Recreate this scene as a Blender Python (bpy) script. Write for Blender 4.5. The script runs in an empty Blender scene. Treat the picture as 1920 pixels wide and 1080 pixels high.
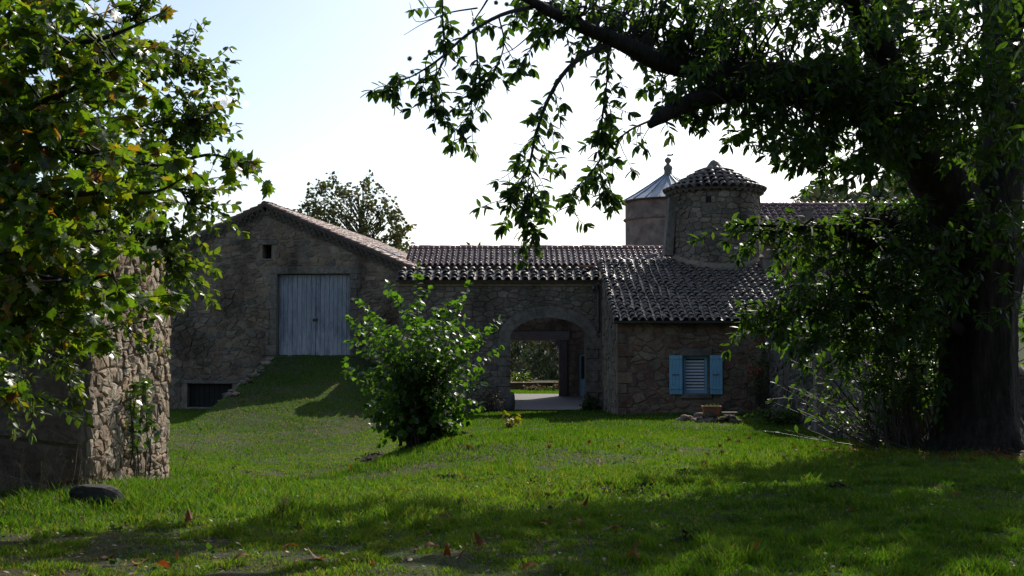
import bpy, bmesh, math, random
import numpy as np
from mathutils import Vector, Matrix, Quaternion
from mathutils.geometry import tessellate_polygon

# ------------------------------------------------------------------ camera, sky, sun, exposure
SC = bpy.context.scene
C = SC.collection
EYE = 1.65
F = 2058.0                                   # focal length in photograph pixels (1920 wide)
PITCH = math.atan(88.0 / F)
cam_d = bpy.data.cameras.new('camera')
cam_d.sensor_width = 36.0
cam_d.lens = F / 1920.0 * 36.0
cam_d.clip_start = 0.1
cam_d.clip_end = 6000.0
cam = bpy.data.objects.new('camera', cam_d)
C.objects.link(cam)
cam.location = (0, 0, EYE)
cam.rotation_euler = (math.pi / 2 + PITCH, 0, 0)
SC.camera = cam

SUN_EL, SUN_AZ = math.radians(38), math.radians(26)     # azimuth measured from +Y towards +X
W = bpy.data.worlds.new('World')
SC.world = W
W.use_nodes = True
wn = W.node_tree
bg = wn.nodes['Background']
skyt = wn.nodes.new('ShaderNodeTexSky')
skyt.sky_type = 'NISHITA'
skyt.sun_disc = False
skyt.sun_elevation = SUN_EL
skyt.sun_rotation = SUN_AZ
skyt.air_density = 1.0
skyt.dust_density = 1.6
skyt.ozone_density = 1.0
wn.links.new(skyt.outputs[0], bg.inputs[0])
bg.inputs[1].default_value = 0.15
sun_dir = Vector((math.sin(SUN_AZ) * math.cos(SUN_EL), math.cos(SUN_AZ) * math.cos(SUN_EL), math.sin(SUN_EL)))
sl = bpy.data.lights.new('sun', 'SUN')
sl.energy = 4.8
sl.angle = math.radians(0.53)
sl.color = (1.0, 0.95, 0.86)
so = bpy.data.objects.new('sun', sl)
C.objects.link(so)
so.rotation_euler = (-sun_dir).to_track_quat('-Z', 'Y').to_euler()
so.location = sun_dir * 60
SC.view_settings.view_transform = 'Standard'
SC.view_settings.look = 'None'
SC.view_settings.gamma = 1.0
SC.view_settings.use_curve_mapping = False
SC.view_settings.exposure = 0.15
SC.cycles.volume_bounces = 3
SC.cycles.max_bounces = 6
SC.cycles.transparent_max_bounces = 6

random.seed(7)
R = random.Random(11)
NR = np.random.default_rng(5)


def at(px, py, Y):
    """point at depth Y seen at photograph pixel (px, py)"""
    u, v = (px - 960) / F, (540 - py) / F
    d = Vector((u, math.cos(PITCH) - v * math.sin(PITCH), math.sin(PITCH) + v * math.cos(PITCH)))
    p = d * (Y / d.y)
    return Vector((p.x, p.y, p.z + EYE))


def to_px(p):
    x, y, z = p[0], p[1], p[2] - EYE
    d = y * math.cos(PITCH) + z * math.sin(PITCH)
    v = -y * math.sin(PITCH) + z * math.cos(PITCH)
    if d < 0.1:
        return (-9999, -9999)
    return (960 + F * x / d, 540 - F * v / d)


# ------------------------------------------------------------------ object helpers
WL = {}


def _link(o, parent, loc):
    C.objects.link(o)
    loc = Vector(loc)
    WL[o.name] = loc
    if parent is not None:
        o.parent = parent
        o.location = loc - WL[parent.name]
    else:
        o.location = loc


def thing(name, label, cat, loc=(0, 0, 0), group=None):
    o = bpy.data.objects.new(name, None)
    o.empty_display_size = 0.3
    _link(o, None, loc)
    o['label'] = label
    o['category'] = cat
    if group:
        o['group'] = group
    return o


def tag(o, label, cat, group=None):
    o['label'] = label
    o['category'] = cat
    if group:
        o['group'] = group
    return o


def put(name, mesh, parent=None, loc=(0, 0, 0), basis=None, scale=None):
    o = bpy.data.objects.new(name, mesh)
    _link(o, parent, loc)
    if basis is not None:
        o.rotation_mode = 'QUATERNION'
        o.rotation_quaternion = basis.to_quaternion()
    if scale is not None:
        o.scale = scale
    return o


def clone(o, parent, loc, label=None):
    c = o.copy()
    C.objects.link(c)
    WL[c.name] = Vector(loc)
    c.parent = parent
    c.location = Vector(loc) - (WL[parent.name] if parent else Vector((0, 0, 0)))
    if label:
        c['label'] = label
    return c


def stuff(o):
    o['kind'] = 'stuff'
    return o


def structure(o):
    o['kind'] = 'structure'
    return o


class MB:
    def __init__(s):
        s.v = []
        s.f = []

    def add(s, vs, fs):
        n = len(s.v)
        s.v.extend([tuple(v) for v in vs])
        s.f.extend([tuple(i + n for i in f) for f in fs])

    def box(s, lo, hi, M=None, bev=0.0):
        x0, y0, z0 = lo
        x1, y1, z1 = hi
        if bev > 0:
            b = bev
            vs = []
            for z, e in ((z0, b), (z0 + b, 0), (z1 - b, 0), (z1, b)):
                vs += [(x0 + e, y0 + e + (b if e == 0 else 0) * 0, z), (x1 - e, y0 + e, z), (x1 - e, y1 - e, z), (x0 + e, y1 - e, z)]
            fs = [(3, 2, 1, 0), (12, 13, 14, 15)]
            for r in range(3):
                for k in range(4):
                    a, c = r * 4 + k, r * 4 + (k + 1) % 4
                    fs.append((a, c, c + 4, a + 4))
        else:
            vs = [(x0, y0, z0), (x1, y0, z0), (x1, y1, z0), (x0, y1, z0), (x0, y0, z1), (x1, y0, z1), (x1, y1, z1), (x0, y1, z1)]
            fs = [(3, 2, 1, 0), (4, 5, 6, 7), (0, 1, 5, 4), (1, 2, 6, 5), (2, 3, 7, 6), (3, 0, 4, 7)]
        if M is not None:
            vs = [M @ Vector(v) for v in vs]
        s.add(vs, fs)
        return s

    def hexa(s, p):
        """8 points: bottom 4 (ccw from above), top 4"""
        s.add(p, [(3, 2, 1, 0), (4, 5, 6, 7), (0, 1, 5, 4), (1, 2, 6, 5), (2, 3, 7, 6), (3, 0, 4, 7)])
        return s

    def tube(s, pts, rad, seg=8, cap=True, rough=0.0, rng=R):
        pts = [Vector(p) for p in pts]
        n = len(pts)
        rings = []
        up = Vector((0.31, 0.17, 0.93))
        prev = None
        for i, p in enumerate(pts):
            t = (pts[min(i + 1, n - 1)] - pts[max(i - 1, 0)])
            t = t.normalized() if t.length > 1e-9 else Vector((0, 0, 1))
            if prev is None:
                a = t.cross(up)
                if a.length < 1e-3:
                    a = t.cross(Vector((1, 0, 0)))
                a.normalize()
            else:
                a = prev - t * prev.dot(t)
                a = a.normalized() if a.length > 1e-6 else t.orthogonal().normalized()
            prev = a
            b = t.cross(a)
            r = rad[i] if hasattr(rad, '__len__') else rad
            ring = []
            for k in range(seg):
                th = 2 * math.pi * k / seg
                rr = r * (1 + (rng.uniform(-rough, rough) if rough else 0))
                ring.append(p + (a * math.cos(th) + b * math.sin(th)) * rr)
            rings.append(ring)
        vs = [v for ring in rings for v in ring]
        fs = []
        for i in range(n - 1):
            for k in range(seg):
                a0, a1 = i * seg + k, i * seg + (k + 1) % seg
                fs.append((a0, a1, a1 + seg, a0 + seg))
        if cap:
            fs.append(tuple(range(seg - 1, -1, -1)))
            fs.append(tuple((n - 1) * seg + k for k in range(seg)))
        s.add(vs, fs)
        return s

    def lathe(s, c, prof, seg=24, a0=0.0, a1=2 * math.pi):
        c = Vector(c)
        full = abs(a1 - a0 - 2 * math.pi) < 1e-6
        m = seg if full else seg + 1
        vs = []
        for r, z in prof:
            for k in range(m):
                th = a0 + (a1 - a0) * k / seg
                vs.append((c.x + r * math.cos(th), c.y + r * math.sin(th), c.z + z))
        fs = []
        for i in range(len(prof) - 1):
            for k in range(seg):
                k1 = (k + 1) % m
                fs.append((i * m + k, i * m + k1, (i + 1) * m + k1, (i + 1) * m + k))
        s.add(vs, fs)
        return s

    def mesh(s, name, mat, smooth=False):
        me = bpy.data.meshes.new(name)
        me.from_pydata([tuple(v) for v in s.v], [], s.f)
        if mat:
            me.materials.append(mat)
        if smooth:
            me.polygons.foreach_set('use_smooth', [True] * len(me.polygons))
        me.update()
        return me

    def obj(s, name, mat, parent=None, smooth=False, loc=None):
        """world-space builder: origin moved to loc (default: parent's place, or the mesh's base centre)"""
        if loc is None:
            if parent is not None:
                loc = WL[parent.name]
            else:
                a = np.array([tuple(v) for v in s.v])
                loc = Vector(((a[:, 0].min() + a[:, 0].max()) / 2, (a[:, 1].min() + a[:, 1].max()) / 2, a[:, 2].min()))
        loc = Vector(loc)
        s.v = [(v[0] - loc.x, v[1] - loc.y, v[2] - loc.z) for v in s.v]
        return put(name, s.mesh(name, mat, smooth), parent, loc)


def np_mesh(name, V, T, mat, smooth=False, colors=None):
    """fast mesh of triangles/quads given as an (n,3|4) index array"""
    me = bpy.data.meshes.new(name)
    k = T.shape[1]
    me.vertices.add(len(V))
    me.vertices.foreach_set('co', np.ascontiguousarray(V, dtype=np.float32).ravel())
    me.loops.add(T.size)
    me.loops.foreach_set('vertex_index', np.ascontiguousarray(T, dtype=np.int32).ravel())
    me.polygons.add(len(T))
    me.polygons.foreach_set('loop_start', np.arange(0, T.size, k, dtype=np.int32))
    if smooth:
        me.polygons.foreach_set('use_smooth', np.ones(len(T), dtype=bool))
    if mat:
        me.materials.append(mat)
    me.update(calc_edges=True)
    if colors is not None:
        at_ = me.attributes.new('tint', 'FLOAT', 'POINT')
        at_.data.foreach_set('value', np.ascontiguousarray(colors, dtype=np.float32))
    return me


# ------------------------------------------------------------------ materials
def new_mat(name):
    m = bpy.data.materials.new(name)
    m.use_nodes = True
    nt = m.node_tree
    nt.nodes.clear()
    out = nt.nodes.new('ShaderNodeOutputMaterial')
    return m, nt, out


def N(nt, typ, **kw):
    n = nt.nodes.new('ShaderNode' + typ)
    for k, v in kw.items():
        if k.startswith('i_'):
            key = k[2:]
            n.inputs[int(key) if key.isdigit() else key].default_value = v
        else:
            setattr(n, k, v)
    return n


def L(nt, a, b):
    nt.links.new(a, b)


def c4(c):
    return (c[0], c[1], c[2], 1.0)


def ramp(nt, fac, stops):
    r = N(nt, 'ValToRGB')
    el = r.color_ramp.elements
    el[0].position, el[0].color = stops[0][0], c4(stops[0][1])
    el[1].position, el[1].color = stops[-1][0], c4(stops[-1][1])
    for p, c in stops[1:-1]:
        e = el.new(p)
        e.color = c4(c)
    L(nt, fac, r.inputs[0])
    return r.outputs[0]


def mix(nt, fac, a, b, blend='MIX'):
    m = N(nt, 'MixRGB', blend_type=blend)
    if isinstance(fac, (int, float)):
        m.inputs[0].default_value = fac
    else:
        L(nt, fac, m.inputs[0])
    for i, x in ((1, a), (2, b)):
        if isinstance(x, tuple):
            m.inputs[i].default_value = c4(x)
        else:
            L(nt, x, m.inputs[i])
    return m.outputs[0]


def piece_random(nt):
    oi = N(nt, 'ObjectInfo')
    g = N(nt, 'NewGeometry')
    a = N(nt, 'Math', operation='ADD')
    L(nt, oi.outputs['Random'], a.inputs[0])
    L(nt, g.outputs['Random Per Island'], a.inputs[1])
    f = N(nt, 'Math', operation='FRACT')
    L(nt, a.outputs[0], f.inputs[0])
    return f.outputs[0]


def noise(nt, scale, detail=4, rough=0.6, vec=None, mapscale=None):
    n = N(nt, 'TexNoise', i_Scale=scale, i_Detail=detail, i_Roughness=rough)
    if vec is None:
        vec = N(nt, 'NewGeometry').outputs['Position']
    if mapscale:
        mp = N(nt, 'Mapping')
        mp.inputs['Scale'].default_value = mapscale
        L(nt, vec, mp.inputs[0])
        vec = mp.outputs[0]
    L(nt, vec, n.inputs['Vector'])
    return n.outputs[0]


def mapr(nt, fac, a, b, c=0.0, d=1.0):
    m = N(nt, 'MapRange')
    m.inputs[1].default_value, m.inputs[2].default_value = a, b
    m.inputs[3].default_value, m.inputs[4].default_value = c, d
    L(nt, fac, m.inputs[0])
    return m.outputs[0]


def finish(nt, out, col, rough=0.85, spec=0.3, bump=None, bump_s=0.4, bump_d=0.02, metal=0.0):
    p = N(nt, 'BsdfPrincipled')
    if isinstance(col, tuple):
        p.inputs['Base Color'].default_value = c4(col)
    else:
        L(nt, col, p.inputs['Base Color'])
    if isinstance(rough, (int, float)):
        p.inputs['Roughness'].default_value = rough
    else:
        L(nt, rough, p.inputs['Roughness'])
    p.inputs['Specular IOR Level'].default_value = spec
    p.inputs['Metallic'].default_value = metal
    if bump is not None:
        b = N(nt, 'Bump', i_Strength=bump_s, i_Distance=bump_d)
        L(nt, bump, b.inputs['Height'])
        L(nt, b.outputs[0], p.inputs['Normal'])
    L(nt, p.outputs[0], out.inputs[0])
    return p


def mat_stone(name, tints, lichen=(0.36, 0.35, 0.31), lich=0.35, rough=0.9, fine=14.0):
    m, nt, out = new_mat(name)
    r = piece_random(nt)
    k = len(tints)
    base = ramp(nt, r, [(i / (k - 1), t) for i, t in enumerate(tints)])
    n1 = noise(nt, 5.0, 6, 0.65)
    n2 = noise(nt, fine, 6, 0.75)
    col = mix(nt, mapr(nt, n1, 0.42, 0.72, 0, lich), base, lichen)
    col = mix(nt, 1.0, col, ramp(nt, n2, [(0.25, (0.45, 0.45, 0.45)), (0.5, (0.95, 0.95, 0.95)), (0.8, (1.35, 1.3, 1.25))]), 'MULTIPLY')
    stain = noise(nt, 0.6, 5, 0.62, mapscale=(1.3, 1.3, 0.6))
    col = mix(nt, 1.0, col, ramp(nt, stain, [(0.34, (0.45, 0.43, 0.42)), (0.5, (0.95, 0.94, 0.93)), (0.68, (1.25, 1.24, 1.22))]), 'MULTIPLY')
    finish(nt, out, col, rough, 0.25, n2, 0.9, 0.03)
    return m


def mat_plain(name, col, rough=0.8, var=0.25, scale=6.0, spec=0.3, bump=0.3, metal=0.0, stretch=None, dist=0.01):
    m, nt, out = new_mat(name)
    n1 = noise(nt, scale, 5, 0.65, mapscale=stretch)
    lo, hi = 1 - var, 1 + var
    c = mix(nt, 1.0, col, ramp(nt, n1, [(0.3, (lo, lo, lo)), (0.7, (hi, hi, hi))]), 'MULTIPLY')
    if 'mortar' in name or 'dressed' in name:
        c = mix(nt, 1.0, c, ramp(nt, noise(nt, 0.6, 5, 0.62, mapscale=(1.3, 1.3, 0.6)), [(0.34, (0.45, 0.43, 0.42)), (0.5, (0.95, 0.94, 0.93)), (0.68, (1.2, 1.19, 1.17))]), 'MULTIPLY')
    finish(nt, out, c, rough, spec, n1 if bump else None, bump, dist, metal)
    return m


def mat_tile(name, tints, rough=0.5, lich=(0.33, 0.33, 0.28), lf=0.35, spec=0.5):
    m, nt, out = new_mat(name)
    r = piece_random(nt)
    k = len(tints)
    base = ramp(nt, r, [(i / (k - 1), t) for i, t in enumerate(tints)])
    n1 = noise(nt, 9.0, 6, 0.7)
    col = mix(nt, mapr(nt, n1, 0.5, 0.68, 0, lf), base, lich)
    n2 = noise(nt, 40.0, 4, 0.7)
    col = mix(nt, 1.0, col, ramp(nt, n2, [(0.3, (0.65, 0.65, 0.65)), (0.7, (1.25, 1.25, 1.25))]), 'MULTIPLY')
    rg = mapr(nt, n1, 0.3, 0.7, rough - 0.08, rough + 0.2)
    finish(nt, out, col, rg, spec, n2, 0.35, 0.01)
    return m


def mat_leaf(name, tints, trans, tcol=(1.6, 1.7, 0.5), rough=0.42, spec=0.5, spot=None):
    m, nt, out = new_mat(name)
    r = piece_random(nt)
    k = len(tints)
    base = ramp(nt, r, [(t[0], t[1]) if len(t) == 2 else (i / (k - 1), t) for i, t in enumerate(tints)])
    n1 = noise(nt, 35.0, 3, 0.6)
    col = mix(nt, 1.0, base, ramp(nt, n1, [(0.3, (0.75, 0.75, 0.75)), (0.7, (1.2, 1.2, 1.2))]), 'MULTIPLY')
    if spot:
        col = mix(nt, mapr(nt, noise(nt, 16.0, 3, 0.5), 0.64, 0.7, 0, 0.8), col, spot)
    p = N(nt, 'BsdfPrincipled')
    L(nt, col, p.inputs['Base Color'])
    p.inputs['Roughness'].default_value = rough
    p.inputs['Specular IOR Level'].default_value = spec
    t = N(nt, 'BsdfTranslucent')
    tc = mix(nt, 1.0, col, tcol, 'MULTIPLY')
    L(nt, tc, t.inputs[0])
    ms = N(nt, 'MixShader')
    ms.inputs[0].default_value = trans
    L(nt, p.outputs[0], ms.inputs[1])
    L(nt, t.outputs[0], ms.inputs[2])
    L(nt, ms.outputs[0], out.inputs[0])
    return m


M_barn = mat_stone('barn granite', [(0.17, 0.115, 0.075), (0.25, 0.18, 0.12), (0.11, 0.085, 0.065), (0.20, 0.12, 0.075), (0.29, 0.22, 0.155), (0.10, 0.08, 0.066), (0.22, 0.16, 0.11)])
M_gate = mat_stone('gate rubble', [(0.17, 0.13, 0.095), (0.25, 0.195, 0.14), (0.12, 0.098, 0.078), (0.22, 0.16, 0.11), (0.15, 0.115, 0.085)])
M_cott = mat_stone('cottage stone', [(0.22, 0.125, 0.075), (0.29, 0.185, 0.115), (0.18, 0.09, 0.057), (0.31, 0.21, 0.135), (0.14, 0.095, 0.07), (0.26, 0.125, 0.08), (0.2, 0.14, 0.1)])
M_tower = mat_stone('tower stone', [(0.14, 0.105, 0.078), (0.22, 0.17, 0.125), (0.10, 0.08, 0.062), (0.18, 0.13, 0.09), (0.25, 0.2, 0.15)])
M_leftfront_shade = mat_stone('outbuilding shaded granite', [(0.2, 0.145, 0.1), (0.24, 0.18, 0.125), (0.17, 0.13, 0.1)])  # darker copy of the outbuilding granite, the front's shade put into the colour
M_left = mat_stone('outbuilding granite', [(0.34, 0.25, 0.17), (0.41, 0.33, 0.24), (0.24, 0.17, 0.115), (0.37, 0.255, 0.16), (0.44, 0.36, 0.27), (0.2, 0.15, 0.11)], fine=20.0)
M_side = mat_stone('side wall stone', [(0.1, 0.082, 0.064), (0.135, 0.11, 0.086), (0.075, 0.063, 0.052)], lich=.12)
M_dress = mat_plain('dressed granite', (0.17, 0.142, 0.115), 0.9, 0.42, 7.0, 0.25, 0.6, dist=0.02)
M_mort = mat_plain('lime mortar', (0.235, 0.185, 0.135), 0.95, 0.3, 8.0, 0.1, 0.7, dist=0.02)
M_mortdark = mat_plain('earth mortar', (0.15, 0.125, 0.1), 0.95, 0.35, 9.0, 0.1, 0.7, dist=0.02)
M_mortleft = mat_plain('pale earth mortar', (0.2, 0.165, 0.125), 0.95, 0.35, 9.0, 0.1, 0.7, dist=0.02)
M_render = mat_plain('old render', (0.19, 0.155, 0.13), 0.95, 0.5, 1.6, 0.15, 0.4, dist=0.02)
M_tile_old = mat_tile('old canal tile', [(0.12, 0.088, 0.068), (0.17, 0.125, 0.09), (0.10, 0.08, 0.066), (0.19, 0.115, 0.08), (0.13, 0.112, 0.092), (0.15, 0.10, 0.075)], 0.45, (0.19, 0.18, 0.13), 0.4, 0.45)
M_tile_new = mat_tile('newer canal tile', [(0.20, 0.105, 0.085), (0.23, 0.13, 0.105), (0.18, 0.1, 0.085)], 0.3, (0.25, 0.2, 0.17), 0.2)
M_tile_barn = mat_tile('barn canal tile', [(0.23, 0.11, 0.078), (0.28, 0.135, 0.09), (0.18, 0.095, 0.072), (0.24, 0.145, 0.105)], 0.55, (0.3, 0.26, 0.2), 0.35)
M_tile_eave = mat_tile('weathered eave tile', [(0.15, 0.13, 0.11), (0.19, 0.16, 0.135), (0.12, 0.105, 0.095)], 0.8, (0.25, 0.23, 0.19), 0.4, 0.3)
M_ridge = mat_tile('red ridge tile', [(0.33, 0.13, 0.08), (0.36, 0.16, 0.1)], 0.6, (0.3, 0.22, 0.17), 0.2)
M_deck = mat_plain('roof boarding', (0.09, 0.07, 0.055), 0.9, 0.3, 8.0, 0.2, 0.3)
M_zinc = mat_plain('weathered zinc', (0.22, 0.26, 0.30), 0.5, 0.25, 2.0, 0.5, 0.05, metal=0.2)
M_lead = mat_plain('dark metal', (0.07, 0.075, 0.085), 0.45, 0.3, 8.0, 0.5, 0.2, metal=0.4)
M_iron = mat_plain('rusty iron', (0.06, 0.045, 0.04), 0.7, 0.4, 20.0, 0.4, 0.3, metal=0.3)
M_blue = mat_plain('blue shutter paint', (0.21, 0.42, 0.55), 0.65, 0.2, 3.5, 0.3, 0.15, stretch=(8, 8, 1))
M_bluedoor = mat_plain('pale blue door paint', (0.3, 0.52, 0.70), 0.6, 0.1, 4.0, 0.3, 0.15)
M_beam = mat_plain('grey weathered beam', (0.17, 0.155, 0.155), 0.9, 0.4, 5.0, 0.2, 0.8, stretch=(0.6, 8, 8), dist=0.03)
M_wood = mat_plain('dark old wood', (0.10, 0.09, 0.095), 0.85, 0.4, 4.0, 0.2, 0.6, stretch=(10, 10, 0.6), dist=0.02)
M_pave = mat_plain('pale gravel paving', (0.21, 0.2, 0.195), 0.9, 0.25, 25.0, 0.2, 0.5)
M_terra = mat_plain('terracotta', (0.34, 0.15, 0.09), 0.85, 0.25, 12.0, 0.2, 0.4)
M_soil = mat_plain('crumbled soil', (0.07, 0.055, 0.042), 0.95, 0.45, 30.0, 0.1, 1.0, dist=0.04)
M_boulder = mat_stone('boulder', [(0.10, 0.09, 0.08), (0.13, 0.115, 0.10)], lich=0.15)
M_curtain = mat_plain('white blind slat', (0.62, 0.63, 0.67), 0.8, 0.08, 10.0, 0.2, 0.1)
M_bark = None
M_dark = mat_plain('dark interior', (0.03, 0.028, 0.026), 0.95, 0.2, 4.0, 0.1, 0.0)


def mat_glass():
    m, nt, out = new_mat('window glass')
    finish(nt, out, (0.03, 0.035, 0.04), 0.06, 0.6)
    return m


M_glass = mat_glass()


def mat_skyglass():
    m, nt, out = new_mat('skylight glass')
    finish(nt, out, (0.28, 0.4, 0.52), 0.12, 0.8)
    return m


M_skyglass = mat_skyglass()


def mat_door():
    m, nt, out = new_mat('worn blue barn paint')
    r = piece_random(nt)
    paint = ramp(nt, r, [(0.0, (0.17, 0.18, 0.215)), (0.4, (0.25, 0.265, 0.305)), (0.7, (0.30, 0.31, 0.345)), (1.0, (0.21, 0.22, 0.255))])
    st = noise(nt, 3.0, 6, 0.7, mapscale=(9, 9, 0.5))
    st2 = noise(nt, 8.0, 6, 0.75, mapscale=(7, 7, 0.6))
    z = N(nt, 'SeparateXYZ')
    L(nt, N(nt, 'NewGeometry').outputs['Position'], z.inputs[0])
    low = mapr(nt, z.outputs[2], 0.7, 2.4, 0.14, 0.0)
    a = N(nt, 'Math', operation='ADD')
    L(nt, st, a.inputs[0])
    L(nt, low, a.inputs[1])
    col = mix(nt, mapr(nt, a.outputs[0], 0.47, 0.62), paint, (0.40, 0.39, 0.41))
    col = mix(nt, mapr(nt, noise(nt, 1.3, 4, 0.6, mapscale=(1.6, 1.6, 0.5)), 0.48, 0.62, 0, 0.7), col, (0.12, 0.128, 0.165))
    col = mix(nt, mapr(nt, st2, 0.54, 0.68, 0, 0.85), col, (0.075, 0.07, 0.08))
    finish(nt, out, col, 0.85, 0.2, st2, 0.6, 0.02)
    return m


M_door = mat_door()


def mat_bark():
    m, nt, out = new_mat('chestnut bark')
    n1 = noise(nt, 3.2, 6, 0.7, mapscale=(3.0, 3.0, 0.55))
    n2 = noise(nt, 22.0, 4, 0.7)
    col = ramp(nt, n1, [(0.32, (0.014, 0.011, 0.009)), (0.55, (0.045, 0.037, 0.03)), (0.75, (0.08, 0.07, 0.056))])
    col = mix(nt, mapr(nt, n2, 0.55, 0.75, 0, 0.35), col, (0.10, 0.11, 0.07))
    finish(nt, out, col, 0.92, 0.2, n1, 1.0, 0.09)
    return m


M_bark = mat_bark()
M_twig = mat_plain('twig bark', (0.04, 0.032, 0.026), 0.85, 0.35, 15.0, 0.4, 0.4)
M_stem = mat_plain('smooth stem bark', (0.05, 0.037, 0.03), 0.55, 0.35, 15.0, 0.5, 0.3)

GREEN = [(0.030, 0.060, 0.012), (0.045, 0.085, 0.016), (0.055, 0.10, 0.018), (0.035, 0.075, 0.018)]
M_chest = mat_leaf('chestnut leaf', [(0.022, 0.042, 0.010), (0.034, 0.062, 0.013), (0.042, 0.075, 0.015), (0.026, 0.052, 0.014), (0.05, 0.072, 0.016)], 0.42, (2.7, 3.1, 0.7), 0.46, 0.35)
M_maple = mat_leaf('maple leaf', [(0.0, (0.035, 0.07, 0.012)), (0.45, (0.055, 0.10, 0.018)), (0.8, (0.085, 0.125, 0.018)), (0.9, (0.14, 0.15, 0.02)), (0.96, (0.16, 0.08, 0.02)), (1.0, (0.09, 0.035, 0.016))], 0.5, (2.7, 2.8, 0.6), 0.36, spot=(0.09, 0.04, 0.014))
M_small = mat_leaf('small tree leaf', [(0.0, (0.04, 0.07, 0.016)), (0.6, (0.06, 0.095, 0.02)), (0.9, (0.09, 0.12, 0.024)), (1.0, (0.16, 0.12, 0.02))], 0.48, (2.4, 2.5, 0.6), 0.36)
M_hazel = mat_leaf('hazel leaf', GREEN + [(0.07, 0.12, 0.025)], 0.5, (2.3, 2.7, 0.6), 0.4)
M_far = mat_leaf('far tree leaf', [(0.0, (0.055, 0.075, 0.024)), (0.55, (0.075, 0.09, 0.03)), (0.85, (0.11, 0.10, 0.03)), (1.0, (0.15, 0.085, 0.03))], 0.3, (1.4, 1.5, 0.7), 0.6, 0.3)
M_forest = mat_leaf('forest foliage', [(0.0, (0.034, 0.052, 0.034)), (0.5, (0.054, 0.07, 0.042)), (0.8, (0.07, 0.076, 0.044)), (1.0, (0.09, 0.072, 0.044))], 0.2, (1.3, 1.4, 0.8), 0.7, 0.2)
M_yellow = mat_leaf('yellow leaf', [(0.20, 0.20, 0.02), (0.28, 0.22, 0.02), (0.16, 0.19, 0.025)], 0.4, (1.4, 1.4, 0.5), 0.5)
M_ivy = mat_leaf('vine leaf', [(0.035, 0.07, 0.016), (0.06, 0.11, 0.02)], 0.3, (1.6, 1.8, 0.5), 0.3, 0.6)
M_russet = mat_leaf('russet shrub leaf', [(0.11, 0.10, 0.04), (0.15, 0.10, 0.05), (0.10, 0.12, 0.04)], 0.3, (1.3, 1.2, 0.7), 0.6)
M_rose = mat_leaf('red petal', [(0.45, 0.03, 0.04), (0.5, 0.08, 0.05)], 0.3, (1.2, 0.6, 0.6), 0.5)
M_dead = mat_leaf('dead leaf', [(0.2, 0.07, 0.022), (0.27, 0.10, 0.03), (0.13, 0.055, 0.024), (0.3, 0.13, 0.04)], 0.25, (1.4, 1.0, 0.5), 0.7, 0.15)
M_burr = mat_leaf('chestnut burr', [(0.20, 0.20, 0.06), (0.26, 0.21, 0.08), (0.30, 0.20, 0.09)], 0.5, (2.0, 1.8, 0.8), 0.6)
M_burrg = mat_leaf('green chestnut burr', [(0.13, 0.15, 0.035), (0.17, 0.18, 0.045)], 0.3, (1.3, 1.4, 0.6), 0.6)
M_weed = mat_leaf('low weed leaf', GREEN + [(0.07, 0.12, 0.025)], 0.4, (1.8, 2.0, 0.6), 0.75, 0.12)
M_straw = mat_leaf('dry stalk', [(0.24, 0.17, 0.09), (0.15, 0.10, 0.06), (0.3, 0.23, 0.13)], 0.2, (1.2, 1.1, 0.8), 0.6)


def mat_ground():
    m, nt, out = new_mat('meadow soil')
    n1 = noise(nt, 0.35, 5, 0.6)
    n2 = noise(nt, 2.4, 6, 0.7)
    n3 = noise(nt, 30.0, 5, 0.75)
    g = ramp(nt, n3, [(0.3, (0.03, 0.038, 0.012)), (0.55, (0.055, 0.075, 0.02)), (0.8, (0.09, 0.105, 0.036))])
    s = ramp(nt, n3, [(0.3, (0.04, 0.032, 0.02)), (0.7, (0.125, 0.095, 0.062))])
    a = N(nt, 'Math', operation='ADD')
    L(nt, n1, a.inputs[0])
    L(nt, n2, a.inputs[1])
    col = mix(nt, mapr(nt, a.outputs[0], 0.92, 1.14, 0.0, 0.85), g, s)
    finish(nt, out, col, 0.95, 0.15, n3, 1.0, 0.04)
    return m


M_ground = mat_ground()


def mat_grass():
    m, nt, out = new_mat('grass blade')
    atr = N(nt, 'Attribute', attribute_name='tint')
    base = ramp(nt, atr.outputs['Fac'], [(0.0, (0.034, 0.070, 0.010)), (0.35, (0.056, 0.115, 0.014)), (0.7, (0.096, 0.148, 0.024)), (0.86, (0.14, 0.135, 0.036)), (1.0, (0.2, 0.145, 0.075))])
    p = N(nt, 'BsdfPrincipled')
    L(nt, base, p.inputs['Base Color'])
    p.inputs['Roughness'].default_value = 0.5
    p.inputs['Specular IOR Level'].default_value = 0.12
    t = N(nt, 'BsdfTranslucent')
    L(nt, mix(nt, 1.0, base, (2.05, 2.3, 0.6), 'MULTIPLY'), t.inputs[0])
    ms = N(nt, 'MixShader')
    ms.inputs[0].default_value = 0.42
    L(nt, p.outputs[0], ms.inputs[1])
    L(nt, t.outputs[0], ms.inputs[2])
    L(nt, ms.outputs[0], out.inputs[0])
    return m


M_grass = mat_grass()

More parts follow.
